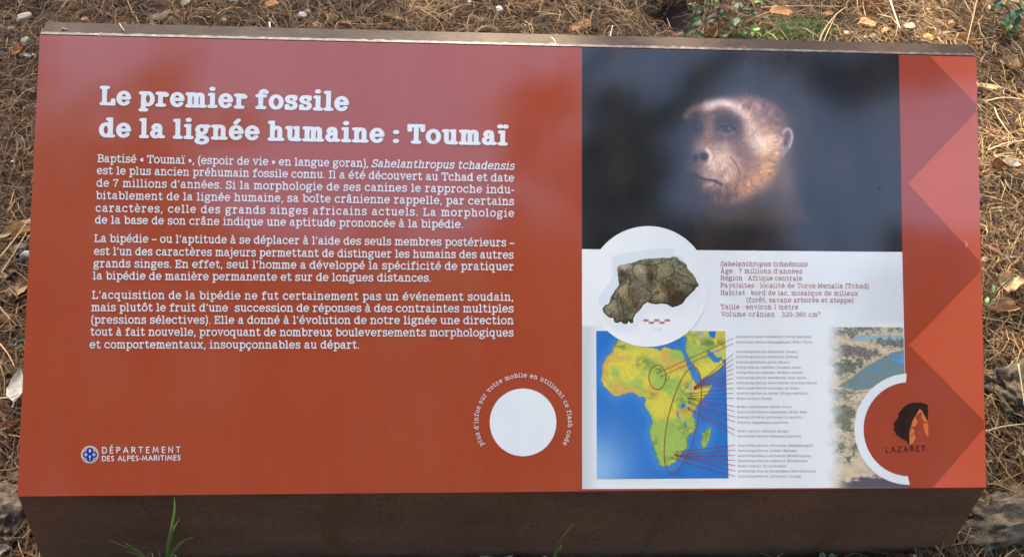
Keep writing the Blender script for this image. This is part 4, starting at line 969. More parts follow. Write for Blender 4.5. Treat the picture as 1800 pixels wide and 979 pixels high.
def lay(px, py, z=None):
    p = on_z(np.array(float(px)), np.array(float(py)), 0.02)
    zz = float(gheight(p[0], p[1])) + (.024 if z is None else z)
    return on_z(np.array(float(px)), np.array(float(py)), zz)
def px2m(p, s): return s * np.linalg.norm(np.array(p) - CAM) / F * 1.0
def leaf_geo(L, W, curl=.2, cup=.3, ser=.0, wob=.15, seed=0, nx=9, ny=5, tip=.0, stalk=True):
    r = random.Random(seed); ph = r.uniform(0, 6)
    V = []; 
    for i in range(nx):
        t = i / (nx - 1)
        prof = (math.sin(math.pi * t ** (.8 + tip)) ** .75) if 0 < t < 1 else .03
        wl = W / 2 * prof
        for j in range(ny):
            s = (j / (ny - 1)) * 2 - 1
            w = wl * s * (1 + ser * (r.random() - .5) * abs(s) * 2)
            x = (t - .5) * L; z = curl * L * ((t - .5) ** 2) * 2 + cup * W * s * s * .5 * prof - .05 * W * (1 - abs(s)) + wob * W * .3 * math.sin(5 * t + 3 * s + ph)
            V.append((x, w, z))
    Fc = [(i * ny + j, (i + 1) * ny + j, (i + 1) * ny + j + 1, i * ny + j + 1) for i in range(nx - 1) for j in range(ny - 1)]
    if stalk:
        b_ = len(V); s = L * .02
        for x, z in ((-.5 * L, V[ny // 2][2]), (-.66 * L, V[ny // 2][2] + .02 * L)):
            V += [(x, -s, z), (x, s, z), (x, 0, z + s)]
        Fc += [(b_, b_ + 3, b_ + 4, b_ + 1), (b_ + 1, b_ + 4, b_ + 5, b_ + 2), (b_ + 2, b_ + 5, b_ + 3, b_)]
    return np.array(V), Fc
def xf(V, p, rot, tilt=0, roll=0):
    Rm = np.array(Matrix.Rotation(rot, 3, 'Z') @ Matrix.Rotation(tilt, 3, 'Y') @ Matrix.Rotation(roll, 3, 'X'))
    return V @ Rm.T + np.array(p)
def dry_leaf(px, py, Lp, Wp, rot, col, label, curl=.25, cup=.5, tilt=0, roll=0, z=None, seed=1, name='fallen_leaf', cat='leaf', ser=.35):
    p = lay(px, py, z); L = px2m(p, Lp); W = px2m(p, Wp)
    V, Fc = leaf_geo(L, W, curl, cup, ser, .35, seed, 11, 7)
    r = random.Random(seed)
    c = []
    for v in V:
        k = 1 - .25 * (abs(v[1]) / (W / 2 + 1e-6)) * (.4 + .6 * r.random()) - .12 * (abs(v[1]) < W * .06)
        k *= .85 + .3 * mnoise.noise((v[0] / L * 5, v[1] / L * 5, seed * 3.1))
        c.append([q * max(.35, k) for q in col])
    o = mesh_obj(name, xf(V, p, R_(rot), R_(tilt), R_(roll)), Fc, MDRY, None, cols=c, smooth=True, loc=p)
    return tag(o, label, cat)
def lump(px, py, Lp, Wp, rot, col, label, th=.5, name='bark_chip', cat='bark chip', mat=None, seed=1, ang=.35, sub=2, z=None, group=None):
    import bmesh
    p = lay(px, py, (.017 if name != 'rock' else None) if z is None else z); L = px2m(p, Lp) / 2; W = px2m(p, Wp) / 2
    bm = bmesh.new(); bmesh.ops.create_icosphere(bm, subdivisions=sub, radius=1)
    V = []
    for v in bm.verts:
        q = v.co.normalized()
        e = Vector([math.copysign(abs(t) ** (1 - ang), t) for t in q])
        k = 1 + .28 * mnoise.noise(q * 1.7 + Vector((seed * 5.1, 0, 0))) + .14 * mnoise.noise(q * 5 + Vector((0, seed * 2.3, 0)))
        if name == 'rock': k += .16 * mnoise.noise(q * 9 + Vector((seed, 0, 3))) + .09 * mnoise.noise(q * 22 + Vector((0, seed, 3))) - .1 * max(0, mnoise.noise(q * 4 + Vector((3, seed, 0)))) ** .5
        V.append((e.x * L * k, e.y * W * k, e.z * W * th * k))
    Fc = [tuple(v.index for v in f.verts) for f in bm.faces]; bm.free()
    c = [[q * (.8 + .5 * (mnoise.noise((v[0] / L * 2.5, v[1] / L * 2.5, seed)) + .3)) for q in col] for v in V]
    o = mesh_obj(name, xf(np.array(V), p, R_(rot), R_(random.Random(seed).uniform(-12, 12))), Fc, mat or MBARK, None, cols=c, smooth=mat in (MSTONE, MROCK), loc=p)
    return tag(o, label, cat, group)
def tube_path(pts, rads, n=5):
    V = []; Fc = []
    for i, (p, rr) in enumerate(zip(pts, rads)):
        p = np.array(p, float); dd = np.array(pts[min(i + 1, len(pts) - 1)]) - np.array(pts[max(i - 1, 0)]); dd = dd / (np.linalg.norm(dd) + 1e-9)
        a = np.cross(dd, [.2, .1, 1]); a /= np.linalg.norm(a) + 1e-9; b2 = np.cross(dd, a)
        V += [p + (a * math.cos(2 * math.pi * j / n) + b2 * math.sin(2 * math.pi * j / n)) * rr for j in range(n)]
    for i in range(len(pts) - 1):
        Fc += [(i * n + j, i * n + (j + 1) % n, (i + 1) * n + (j + 1) % n, (i + 1) * n + j) for j in range(n)]
    Fc += [tuple(range(n))[::-1], tuple((len(pts) - 1) * n + j for j in range(n))]
    return V, Fc
def straw(pts, wpx, col, label, z=.035, name='dry_straw', cat='straw', z1=None):
    P = smooth_pts(pts, 5); m_ = len(P)
    W = [lay(x, y, z + ((z1 - z) * i / m_ if z1 is not None else 0)) for i, (x, y) in enumerate(P)]
    r0 = px2m(W[0], wpx) / 2
    V, Fc = tube_path(W, [r0 * (1 - .5 * i / m_) for i in range(m_)])
    o = mesh_obj(name, V, Fc, MNEEDLE, None, cols=np.tile(col, (len(V), 1)), smooth=True, loc=W[0])
    return tag(o, label, cat)

ORA = (.48, .22, .085); TAN = (.46, .31, .17); PALE = (.62, .53, .38); BRN = (.22, .11, .05); CREAM = (.66, .58, .44); GREY = (.42, .41, .38); RED = (.27, .09, .05)
lump(42, 31, 22, 15, 20, (.46, .39, .30), 'pale beige stone near the top left corner, beyond the left end of the ledge', .6, 'pebble', 'pebble', MSTONE, 1)
lump(22, 52, 14, 9, -10, TAN, 'small tan bark flake left of the panel corner, under the pale beige stone', .4, seed=2)
lump(47, 74, 16, 15, 40, (.30, .26, .18), 'round olive grey stone just left of the panel top left corner', .8, 'pebble', 'pebble', MSTONE, 3)
dry_leaf(32, 90, 27, 14, 80, ORA, 'upright orange leaf left of the panel near its top left corner', .3, .8, seed=4)
lump(46, 98, 17, 9, -20, (.50, .47, .40), 'whitish stone chip touching the orange leaf by the panel top left corner', .5, 'pebble', 'pebble', MSTONE, 5)
lump(24, 86, 9, 8, 0, (.42, .38, .32), 'tiny white pebble left of the upright orange leaf', .6, 'pebble', 'pebble', MSTONE, 6)
lump(148, 34, 11, 8, 30, ORA, 'small orange bark bit behind the left end of the ledge', .5, seed=7)
lump(134, 32, 8, 6, 60, ORA, 'tiny orange bark bit, the leftmost behind the left end of the ledge', .5, seed=8)
dry_leaf(284, 33, 36, 11, 42, PALE, 'narrow pale curled leaf lying diagonally behind the left part of the ledge', .5, 1.2, seed=9)
dry_leaf(327, 6, 18, 12, 60, CREAM, 'beige leaf cut by the top edge of the photo, left part', seed=10)
lump(410, 2, 16, 9, 0, (.50, .49, .47), 'white rounded pebble at the very top edge of the photo', .6, 'pebble', 'pebble', MSTONE, 11)
lump(477, 8, 22, 17, 35, ORA, 'orange bark chip at the top edge, above the title', .4, seed=12)
lump(531, 28, 18, 14, -25, (.50, .49, .47), 'smooth pale grey oval pebble behind the ledge', .7, 'pebble', 'pebble', MSTONE, 13, .1)
lump(520, 30, 7, 6, 0, ORA, 'tiny orange crumb of bark touching the smooth grey pebble', .6, seed=14)
lump(393, 36, 11, 9, 10, ORA, 'small orange bark crumb halfway along the left half of the ledge', .6, seed=15)
lump(556, 44, 15, 11, 50, (.50, .30, .13), 'yellow brown bark chip right beside the back edge of the ledge, below the grey pebble', .5, seed=16)
straw([(474, 40), (475, 52)], 3.4, (.72, .68, .6), 'short white twig stub standing at the back of the ledge above the title', .03)
dry_leaf(690, 33, 36, 8, -18, (.56, .42, .24), 'long narrow straw coloured leaf left of centre behind the ledge', .25, 1.4, seed=17)
straw([(600, 40), (640, 44), (685, 41)], 2.6, (.48, .22, .10), 'reddish twig lying flat just left of the long narrow leaf', .03)
lump(878, 18, 12, 16, 15, (.48, .47, .44), 'greyish white pebble at the top, behind the middle of the ledge', .6, 'pebble', 'pebble', MSTONE, 18)
lump(863, 16, 9, 8, 45, TAN, 'tan crumb left of the greyish white pebble', .5, seed=19)
lump(826, 4, 9, 8, 45, (.36, .35, .32), 'small grey pebble at the top edge left of the greyish white one', .5, 'pebble', 'pebble', MSTONE, 20)
lump(1020, 46, 40, 19, 22, (.34, .17, .08), 'triangular red brown bark flake behind the ledge above the portrait', .22, seed=21, ang=.55)
dry_leaf(1056, 10, 30, 15, -15, (.36, .27, .18), 'crumpled greyish leaf at the top edge above the portrait', .4, 1.0, seed=22)
straw([(1072, 66), (1077, 46)], 3, (.72, .66, .55), 'short pale twig standing right of the triangular bark flake', .03)
dry_leaf(1141, 23, 26, 9, -8, (.12, .08, .055), 'dark curled leaf by the dark hollow left of the ivy', .5, 1.2, seed=23)
dry_leaf(1281, 17, 26, 18, 40, (.34, .18, .10), 'brown leaf showing behind the ivy leaves', seed=24)
dry_leaf(1254, 60, 26, 17, 80, (.36, .16, .08), 'folded reddish brown leaf under the ivy, leaning on the ledge', .2, .9, seed=25, z=.03)
dry_leaf(1303, 60, 24, 13, 20, (.42, .17, .06), 'orange brown leaf under the ivy, near its bright green tip', seed=26)
lump(1374, 24, 38, 22, -28, (.52, .25, .10), 'large orange bark chip right of the ivy', .45, seed=27, ang=.5)
lump(1398, 24, 16, 14, 0, (.05, .035, .025), 'dark hollow cone fragment touching the large orange bark chip', .8, 'cone_fragment', 'cone fragment', seed=28)
lump(1456, 25, 20, 11, 25, (.42, .24, .12), 'brown bark crumb between the large orange chip and the flat tan one', .5, seed=29)
lump(1525, 41, 28, 19, -30, (.56, .30, .12), 'flat tan orange bark chip with pointed end behind the right part of the ledge', .35, seed=30, ang=.55)
lump(1555, 54, 15, 9, 35, (.50, .27, .12), 'small orange bark chip right of the flat tan one', .5, seed=31)
lump(1534, 63, 9, 8, 0, (.52, .36, .22), 'tiny tan crumb below the flat tan orange chip', .5, seed=32)
lump(1632, 68, 16, 18, 40, (.56, .27, .10), 'orange bark chip standing at the back of the ledge near its right end', .5, seed=33)
dry_leaf(1702, 76, 34, 17, -32, (.50, .27, .13), 'curled orange leaf at the right end of the ledge', .5, .9, seed=34)
lump(1673, 42, 14, 11, 60, (.46, .25, .12), 'brown bark chip above the right end of the ledge', .5, seed=35)
dry_leaf(1541, 8, 26, 8, -30, RED, 'dark red dry leaf at the top edge right of the large orange chip', .5, 1.2, seed=36)
dry_leaf(1520, 12, 22, 7, -50, RED, 'narrower dark red dry leaf at the top edge, the left one of the pair', .4, 1.2, seed=37)
dry_leaf(1735, 12, 20, 7, 85, (.62, .42, .24), 'pale upright wood sliver at the top edge near the right corner', .1, .8, seed=38, name='wood_sliver', cat='wood sliver', ser=.1)
dry_leaf(1774, 116, 32, 26, -25, (.55, .36, .19), 'broad tan leaf right of the panel near its top right corner', .25, .7, seed=39)
lump(1734, 153, 40, 13, -14, (.62, .40, .20), 'pale orange wood sliver poking out from the right edge of the panel', .5, 'wood_sliver', 'wood sliver', seed=40, ang=.6)
dry_leaf(1776, 290, 28, 15, -20, CREAM, 'cream coloured half of a torn leaf right of the panel', .4, .8, seed=41, z=.034)
dry_leaf(1758, 297, 34, 20, -10, (.25, .11, .05), 'dark brown curled leaf tucked under the cream torn leaf', .5, 1.0, seed=42)
dry_leaf(1736, 436, 26, 14, -50, (.36, .19, .10), 'brown leaf half hidden by the right edge of the panel', .4, .8, seed=43)
dry_leaf(1780, 452, 26, 5, -4, (.62, .55, .42), 'thin pale leaf sliver above the big tan leaf', .2, .8, seed=44)
dry_leaf(1774, 497, 44, 34, 62, (.56, .37, .20), 'big oval tan leaf right of the panel, the largest dry leaf in view', .2, .55, seed=45, z=.034)
dry_leaf(1757, 546, 60, 17, -4, (.47, .27, .14), 'long rolled brown leaf below the big oval tan leaf', .35, 1.5, seed=46)
dry_leaf(1766, 533, 26, 15, -30, (.48, .34, .20), 'small crumpled leaf wedged between the big tan leaf and the rolled one', .5, 1., seed=47)
dry_leaf(44, 404, 46, 26, 60, (.56, .33, .16), 'broad orange tan leaf half under the left edge of the panel', .3, .7, seed=48)
dry_leaf(20, 408, 42, 15, 62, (.46, .36, .18), 'yellowish narrow leaf left of the broad orange tan one', .3, .9, seed=49)
lump(49, 449, 14, 24, 80, (.36, .35, .33), 'pale grey stone half under the left edge of the panel, below the tan leaves', .6, 'stone', 'stone', MSTONE, 50)
lump(34, 434, 22, 12, 10, (.26, .24, .22), 'dark grey stone left of the pale grey one', .5, 'stone', 'stone', MSTONE, 51)
dry_leaf(37, 508, 46, 22, 42, (.44, .27, .13), 'lower brown tan leaf tucked under the left edge of the panel', .3, .6, seed=52)
dry_leaf(4, 485, 18, 12, 0, (.46, .32, .16), 'tan leaf cut by the left edge of the photo', seed=53)
dry_leaf(31, 680, 58, 26, 96, (.60, .56, .49), 'white drop shaped petal like leaf left of the panel', .15, .6, seed=54, ser=.08, z=.035)
dry_leaf(15, 750, 34, 14, 20, (.34, .19, .09), 'brown curled leaf at the left edge below the white drop shaped leaf', .5, 1.2, seed=55)
dry_leaf(2, 636, 16, 10, 50, (.40, .2, .08), 'small orange leaf cut by the left photo edge above the white leaf', seed=56)
dry_leaf(13, 946, 15, 10, -50, (.50, .27, .12), 'small orange leaf near the bottom left corner', seed=57)
dry_leaf(31, 912, 24, 7, -35, (.50, .42, .32), 'pale narrow leaf on the stone at the bottom left', .2, 1., seed=58)
dry_leaf(4, 966, 26, 16, 15, (.44, .36, .28), 'greyish leaf in the bottom left corner', seed=59)
dry_leaf(878, 978, 50, 24, 6, (.56, .50, .34), 'pale yellow leaf poking in at the bottom edge under the steel front', .4, .5, seed=60, z=.02)
dry_leaf(1738, 808, 16, 9, 30, (.36, .30, .24), 'small grey brown leaf right of the lower right panel corner', seed=61)
dry_leaf(1797, 793, 16, 16, 0, (.52, .42, .26), 'tan leaf cut by the right edge of the photo between the two rocks', seed=62)
# rocks
lump(1790, 700, 125, 92, 20, (.125, .098, .068), 'grey brown rock right of the panel, between needles, beside the logo', .9, 'rock', 'rock', MROCK, 70, .3, 5, z=.004)
lump(1775, 925, 210, 92, 8, (.145, .115, .082), 'larger grey rock at the bottom right beside the steel front', 1.1, 'rock', 'rock', MROCK, 72, .3, 5, z=.0)
lump(12, 905, 80, 105, 70, (.11, .085, .06), 'grey brown rock at the bottom left beside the steel front', .9, 'rock', 'rock', MROCK, 74, .3, 5, z=.0)
# single long stalks that cross the litter
straw([(1563, -6), (1572, 22), (1583, 52)], 3.2, (.62, .50, .32), 'long pale stalk hanging in from the top edge right of the ivy', .05)
straw([(1719, -6), (1708, 42), (1699, 80)], 2.4, (.50, .32, .16), 'thin upright brown stalk above the right end of the ledge', .06, z1=.03)
straw([(1440, 74), (1452, 48), (1470, 26), (1486, 14)], 2.2, (.60, .40, .20), 'curved tan stalk right of the moss', .05)
straw([(1447, 76), (1458, 50), (1468, 30)], 2.0, (.60, .42, .24), 'shorter tan stalk beside the curved one', .05)
straw([(1340, 14), (1400, 11), (1480, 12)], 2.2, (.58, .38, .2), 'long straight tan stalk above the large orange chip', .05)
straw([(1310, 40), (1345, 24), (1382, 14), (1400, 12)], 2.0, (.40, .28, .16), 'arched brown stalk over the ivy right side', .06)
straw([(1735, 178), (1765, 172), (1800, 175)], 2.6, (.58, .44, .24), 'flat straw pointing right from the panel below the wood sliver', .04)
straw([(1738, 264), (1768, 252), (1802, 247)], 2.2, (.52, .44, .33), 'whitish straw right of the panel above the torn leaf', .045)
straw([(1733, 758), (1760, 750), (1806, 744)], 2.8, (.48, .38, .22), 'long straw crossing between the two rocks', .05)
straw([(1790, 640), (1798, 690), (1803, 730)], 2.6, (.52, .42, .26), 'long straw hanging over the upper right rock', .055)
straw([(1638, 950), (1652, 968), (1664, 984)], 2.4, (.56, .42, .28), 'straw poking up in front of the steel at its lower right', .03)
straw([(0, 452), (22, 425), (52, 385)], 2.6, (.52, .38, .20), 'long straw leaning over the yellowish leaf', .05)
straw([(2, 480), (24, 446), (46, 410)], 2.2, (.50, .36, .2), 'second straw leaning over the yellowish leaf, the lower one', .045)
straw([(-4, 600), (14, 622), (26, 645)], 2.8, (.50, .30, .15), 'orange tan straw at the left edge above the white leaf', .045)
straw([(-4, 700), (18, 698), (34, 692)], 2.4, (.52, .42, .28), 'straw pointing at the white drop shaped leaf', .045)

# crumbs and straw lying on the ledge
def on_ledge(px, py): return on_z(np.array(float(px)), np.array(float(py)), zl[0] + (zl[1] - zl[0]) * (px - 70) / 1646 + .0015)
def ledge_bit(pts, w, col, label, name='ledge_crumb', cat='crumb'):
    W = [on_ledge(x, y) for x, y in pts]; r0 = px2m(W[0], w) / 2
    V, Fc = tube_path(W, [r0 * (.7 + .5 * (i % 2)) for i in range(len(W))], 5)
    tag(mesh_obj(name, V, Fc, MBARK, None, cols=np.tile(col, (len(V), 1)), loc=W[0]), label, cat)
ledge_bit([(106, 54), (111, 51), (118, 53)], 3, (.5, .36, .2), 'tan crumb on the left end of the ledge')
ledge_bit([(175, 63), (178, 59), (180, 63)], 3, (.6, .55, .45), 'white grit on the ledge right of the tan crumb')
ledge_bit([(210, 42), (214, 49), (219, 55)], 1.8, (.6, .45, .25), 'short straw lying across the left part of the ledge', 'dry_straw', 'straw')
ledge_bit([(1303, 85), (1307, 83), (1311, 86)], 3, (.42, .18, .08), 'rusty crumb on the ledge above the portrait')
ledge_bit([(970, 66), (974, 71), (977, 77)], 1.2, (.65, .5, .3), 'thin straw on the bright part of the ledge', 'dry_straw', 'straw')

# ------------------------------------------------------------------ green plants
def plant(name, root_px, label, cat, leaves, col, stems, zb=.01):
    rp = lay(*root_px, z=zb)
    root = empty(name, rp, label, cat)
    for pts in stems:
        W = [on_z(np.array(float(x)), np.array(float(y)), float(z)) for x, y, z in pts]
        V, Fc = tube_path(W, [.0016] * len(W))
        mesh_obj('stem', V, Fc, MBARK, root, cols=np.tile((.14, .10, .05), (len(V), 1)), smooth=True)
    for i, lf in enumerate(leaves):
        x, y, s, rot, z = lf[:5]; asp = lf[5] if len(lf) > 5 else .8; cc = lf[6] if len(lf) > 6 else col
        p = on_z(np.array(float(x)), np.array(float(y)), z); L = px2m(p, s)
        V, Fc = leaf_geo(L, L * asp, -.25, .35, .06, .2, i + int(x), 9, 7, -.15)
        r = random.Random(int(x * 7 + y)); k0 = r.uniform(.75, 1.25)
        c = [[q * k0 * (1.35 if abs(v[1]) < L * .02 else 1) * (.9 + .25 * mnoise.noise((v[0] / L * 6, v[1] / L * 6, i))) for q in cc] for v in V]
        mesh_obj('leaf', xf(V, p, R_(rot), R_(r.uniform(-22, 22)), R_(r.uniform(-28, 28))), Fc, MGREEN, root, cols=c, smooth=True)
    return root
IVY = (.04, .085, .032); DKG = (.028, .06, .028); BRG = (.16, .34, .06); MIDG = (.09, .2, .06)
def zi(l): return [(1190 + a[0] / 6.207, a[1] / 6.207, a[2] / 6.207 * 1.5, *a[3:]) for a in l]
plant('ivy_plant', (1222, 40), 'dark green ivy cluster at the left rim of the hollow, behind the ledge', 'ivy', zi([
    (175, 80, 80, -40, .07), (250, 112, 85, 30, .06), (370, 60, 85, 10, .07), (205, 235, 95, 60, .06), (150, 330, 115, 35, .05, .55), (270, 400, 90, 10, .05, .95),
    (215, 190, 55, 0, .08), (400, 215, 80, 20, .05), (320, 240, 50, 70, .05), (470, 120, 50, 60, .06), (150, 45, 26, 0, .09, .8, (.4, .42, .06))]), IVY,
    [[(1222, 5, .05), (1219, 30, .05), (1226, 64, .02)], [(1240, 2, .04), (1239, 60, .01)], [(1249, -4, .07), (1262, 30, .05), (1264, 70, .01)]])
plant('ivy_plant', (1290, 45), 'ivy shoots with the longest dark leaf, right half of the ivy behind the ledge', 'ivy', zi([
    (530, 180, 75, -15, .06), (640, 62, 95, 85, .09, .55, DKG), (683, 55, 66, 100, .08, .5), (618, 225, 130, 88, .08, .6, DKG), (590, 320, 60, -30, .05), (730, 185, 70, 10, .05),
    (790, 108, 100, -10, .07, .6, DKG), (845, 148, 80, -30, .07, .45), (510, 390, 70, 60, .05), (530, 432, 60, -10, .05, .5), (690, 418, 100, 5, .05, .5), (430, 8, 50, 60, .08, .7, MIDG), (900, 8, 70, -10, .08, .6, MIDG), (990, 205, 100, -35, .04, .35, DKG)]), IVY,
    [[(1289, 2, .08), (1290, 40, .06), (1285, 66, .02)], [(1330, 24, .06), (1300, 34, .03)], [(1262, 2, .06), (1275, 40, .03)]])
plant('seedling', (1322, 68), 'bright yellow green seedling tip at the right foot of the ivy', 'seedling', zi([
    (855, 310, 75, 60, .06, .8, BRG), (880, 365, 60, -30, .06, .8, (.3, .5, .12)), (815, 370, 50, 80, .05, .6, MIDG), (720, 350, 60, 60, .04, .7, MIDG)]), BRG, [[(1330, 60, .05), (1322, 72, .01)]])
plant('leafy_plant', (1776, 30), 'dark green plant with narrow leaves in the top right corner', 'plant', [
    (1762, 12, 26, 15, .06, .45), (1786, 8, 24, -20, .07, .45), (1750, 24, 20, -30, .05, .5), (1778, 24, 26, 80, .06, .45), (1792, 22, 22, 30, .06, .45), (1768, 36, 22, 100, .05, .5),
    (1773, 44, 24, 65, .05, .5, MIDG), (1766, 42, 22, -40, .05, .35, MIDG), (1790, 34, 22, 60, .05, .45), (1784, 48, 20, 95, .04, .5), (1756, 4, 22, 40, .07, .4), (1774, 60, 16, 70, .03, .5), (1798, 6, 24, 70, .07, .45)], (.05, .12, .06),
    [[(1770, -4, .07), (1774, 30, .04), (1777, 62, .01)]])
plant('seedling', (1745, 515), 'pale green sprig between the panel and the big oval tan leaf', 'seedling', [
    (1746, 506, 14, 80, .05, .4, (.16, .30, .12)), (1735, 526, 13, 60, .05, .5, (.2, .34, .14)), (1768, 497, 22, 18, .07, .25, (.14, .26, .1)), (1744, 533, 16, 10, .04, .4, (.14, .24, .1)), (1780, 491, 12, 50, .07, .3, (.14, .26, .1))], BRG,
    [[(1738, 530, .04), (1752, 512, .06), (1782, 482, .07)]])
plant('seedling', (30, 604), 'small dark green seedling left of the panel, above the white leaf', 'seedling', [
    (38, 597, 12, 20, .05, .6, DKG), (28, 610, 14, -20, .05, .6, DKG), (20, 604, 11, 70, .05, .6, DKG), (33, 606, 10, 70, .05, .6, DKG)], DKG, [[(38, 597, .05), (26, 612, .01)]])
plant('seedling', (1450, 982), 'two round grey green seed leaves at the bottom edge under the steel front', 'seedling', [
    (1446, 975, 11, 80, .03, .95, (.14, .22, .14)), (1462, 976, 10, 95, .03, .95, (.12, .2, .13))], MIDG, [[(1446, 978, .03), (1454, 990, .0)], [(1462, 978, .03), (1454, 990, .0)]])
# moss: very short green blades
def moss():
    r = np.random.default_rng(9); n = 5200
    px = 1385 + r.normal(0, 34, n); py = 62 + r.normal(0, 11, n) - (px - 1385) * .12
    P = on_z(px, py, .015); P[:, 2] = gheight(P[:, 0], P[:, 1]) + .010 + .02 * r.random(n)
    th = r.uniform(0, 6.28, n); L = .010 * r.uniform(.5, 1.4, n); w = .0011
    d = np.stack([np.cos(th) * .7, np.sin(th) * .7, r.uniform(.2, .9, n)], -1) * L[:, None]; s = np.stack([-np.sin(th), np.cos(th), 0 * th], -1) * w
    V = np.stack([P - s, P + s, P + d], 1).reshape(-1, 3)
    c = np.array([.10, .17, .045]) * r.uniform(.5, 1.6, (n, 1))
    o = mesh_obj('moss', V, np.arange(n * 3).reshape(-1, 3), MGREEN, None, cols=np.repeat(c, 3, 0)); o['kind'] = 'stuff'; o['label'] = 'patch of short green moss behind the ledge'
moss()
# grass in front of the steel plate
def grass(root_px, label, blades):
    pn = np.array([0, fp[1] - .035, 0])
    rp = on_vplane(root_px[0], root_px[1], pn, fn)
    root = empty('grass_tuft', (rp[0], rp[1], 0), label, 'grass tuft')
    for pts, w, col in blades:
        P = smooth_pts(pts, 4); m_ = len(P); V = []; Fc = []
        for i, (x, y) in enumerate(P):
            q = on_vplane(x, y, pn + np.array([0, -.03 * (i / m_) ** 1.5, 0]), fn)
            j = min(i + 1, m_ - 1); k = max(i - 1, 0); dx, dy = P[j][0] - P[k][0], P[j][1] - P[k][1]; dl = math.hypot(dx, dy)
            t = i / (m_ - 1); ww = px2m(q, w * .78) * (1 - t ** 2.2) * (.6 + .4 * min(1, t * 4)) / 2 + .0002
            s = np.array([dy / dl, 0, dx / dl]) * ww
            V += [q - s, q + np.array([0, ww * .5, 0]), q + s]
        for i in range(m_ - 1):
            Fc += [(i * 3, i * 3 + 1, i * 3 + 4, i * 3 + 3), (i * 3 + 1, i * 3 + 2, i * 3 + 5, i * 3 + 4)]
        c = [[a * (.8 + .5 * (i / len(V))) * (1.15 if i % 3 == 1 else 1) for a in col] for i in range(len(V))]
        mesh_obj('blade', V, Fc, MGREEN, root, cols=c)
GR = (.14, .23, .06)
grass((292, 985), 'green grass tuft with one tall blade in front of the steel plate, bottom left', [
    ([(291, 990), (296, 955), (302, 925), (307, 893), (306, 874)], 7, GR), ([(298, 955), (304, 932), (310, 920), (316, 911)], 4.5, (.16, .28, .1)),
    ([(290, 990), (305, 968), (322, 950), (341, 943)], 7, GR), ([(262, 990), (246, 970), (232, 961), (218, 953)], 7, GR),
    ([(262, 988), (240, 970), (215, 958), (192, 948)], 3.5, GR), ([(258, 988), (238, 973), (221, 968)], 5, GR), ([(292, 990), (303, 974), (314, 982)], 6, (.2, .36, .1)), ([(257, 990), (262, 974), (267, 971), (269, 984)], 2.6, (.3, .2, .13)), ([(282, 990), (281, 976), (277, 966)], 2.2, (.28, .18, .12)), ([(270, 990), (262, 980), (250, 976)], 2.4, (.34, .27, .14))])
grass((972, 985), 'single thin green grass blade in front of the steel plate, right of the middle', [
    ([(971, 990), (976, 966), (988, 944), (1007, 920)], 3.6, (.10, .19, .045)), ([(974, 985), (979, 970), (987, 957), (984, 965)], 4, GR)])

# ------------------------------------------------------------------ trees overhead (out of frame, they shade the ground and show in the gloss)
def openness(px, py):
    """where the glossy panel shows open sky between the crowns (0 leaf .. 1 sky)"""
    wx = (fbm(px / 60, py / 60, 201, 3) - .5) * 70; wy = (fbm(px / 60, py / 60, 205, 3) - .5) * 60
    px = px + wx; py = py + wy
    def e(cx, cy, rx, ry, rot=0):
        c, s = math.cos(R_(rot)), math.sin(R_(rot)); dx = px - cx; dy = py - cy
        return ((dx * c + dy * s) / rx) ** 2 + ((-dx * s + dy * c) / ry) ** 2 < 1
    o = np.zeros(px.shape)
    o[e(175, 80, 95, 70) | e(125, 150, 34, 50)] = 1
    o[e(520, 20, 220, 90) | e(600, 150, 270, 170) | e(560, 290, 215, 140, -10) | e(690, 340, 140, 95)] = 1
    o[e(820, 60, 160, 105) | e(930, 50, 75, 90) | e(1015, 110, 30, 90)] = 1
    R = (px > 1010) & (py < 480)
    q = R.copy()
    q &= ~(e(1080, 320, 95, 105) | e(1075, 185, 62, 30))
    d = np.abs((px - 1290) * .60 + (py - 95) * .80)
    q &= ~((px > 1100) & (px < 1330) & (d < 16))
    q &= ~(e(1490, 140, 80, 48, 20) | e(1370, 104, 55, 20) | e(1650, 95, 120, 55))
    q &= ~(((py > 415) & (px < 1400)) | ((px > 1570) & (py > 410)) | e(1270, 405, 120, 34))
    o[q] = 1
    o[e(985, 170, 26, 75) | e(300, 85, 20, 60) | e(885, 215, 60, 50) | e(395, 225, 60, 36)] = 0
    o[e(650, 420, 70, 40)] = .6
    o[e(760, 715, 26, 34) | e(940, 830, 30, 38) | e(700, 560, 70, 70) | e(560, 560, 60, 30)] = .5
    return o
def sunlit(P):
    """share of the sun let through by gaps in the crowns, for the spot its ray reaches"""
    k = (P[:, 2] - ZC - .16) / SUND[2]; px, py = project(P - SUND * k[:, None])
    jx = (fbm(px / 45, py / 45, 301, 3) - .5) * 60
    o = np.zeros(px.shape)
    o = np.where((px + jx > 800) & (px + jx < 1240) & (py > -70) & (py < 150), 1.0, o)
    o = np.where((px + jx > 640) & (px + jx <= 800) & (py > -70) & (py < 150), .88, o)
    o = np.where((px + jx > 1490) & (px + jx < 1640) & (py > -60) & (py < 200), .9, o)
    o = np.where((px + jx > 120) & (px + jx < 600) & (py > 40) & (py < 90), .0, o)
    k = P[:, 2] / SUND[2]; px, py = project(P - SUND * k[:, None])
    n = fbm(px / 110, py / 80, 311, 3)
    g = np.zeros(px.shape)
    g = np.where((py < 75) & (py > -150) & (px < 760), sstep(.40, .56, n + .05), g)
    g = np.where((py < 60) & (py > -150) & (px >= 760) & (px < 1120), sstep(.44, .6, n), g)
    g = np.where((px > 1330) & (py < 330) & (py > -200), sstep(.38, .54, n + .05), g)
    g = np.where((px > 1700) & (py >= 330) & (py < 640), sstep(.46, .6, n), g)
    g = np.where((px < 75) & (py >= 75) & (py < 560), sstep(.50, .62, n), g)
    return np.maximum(o, g * .93)
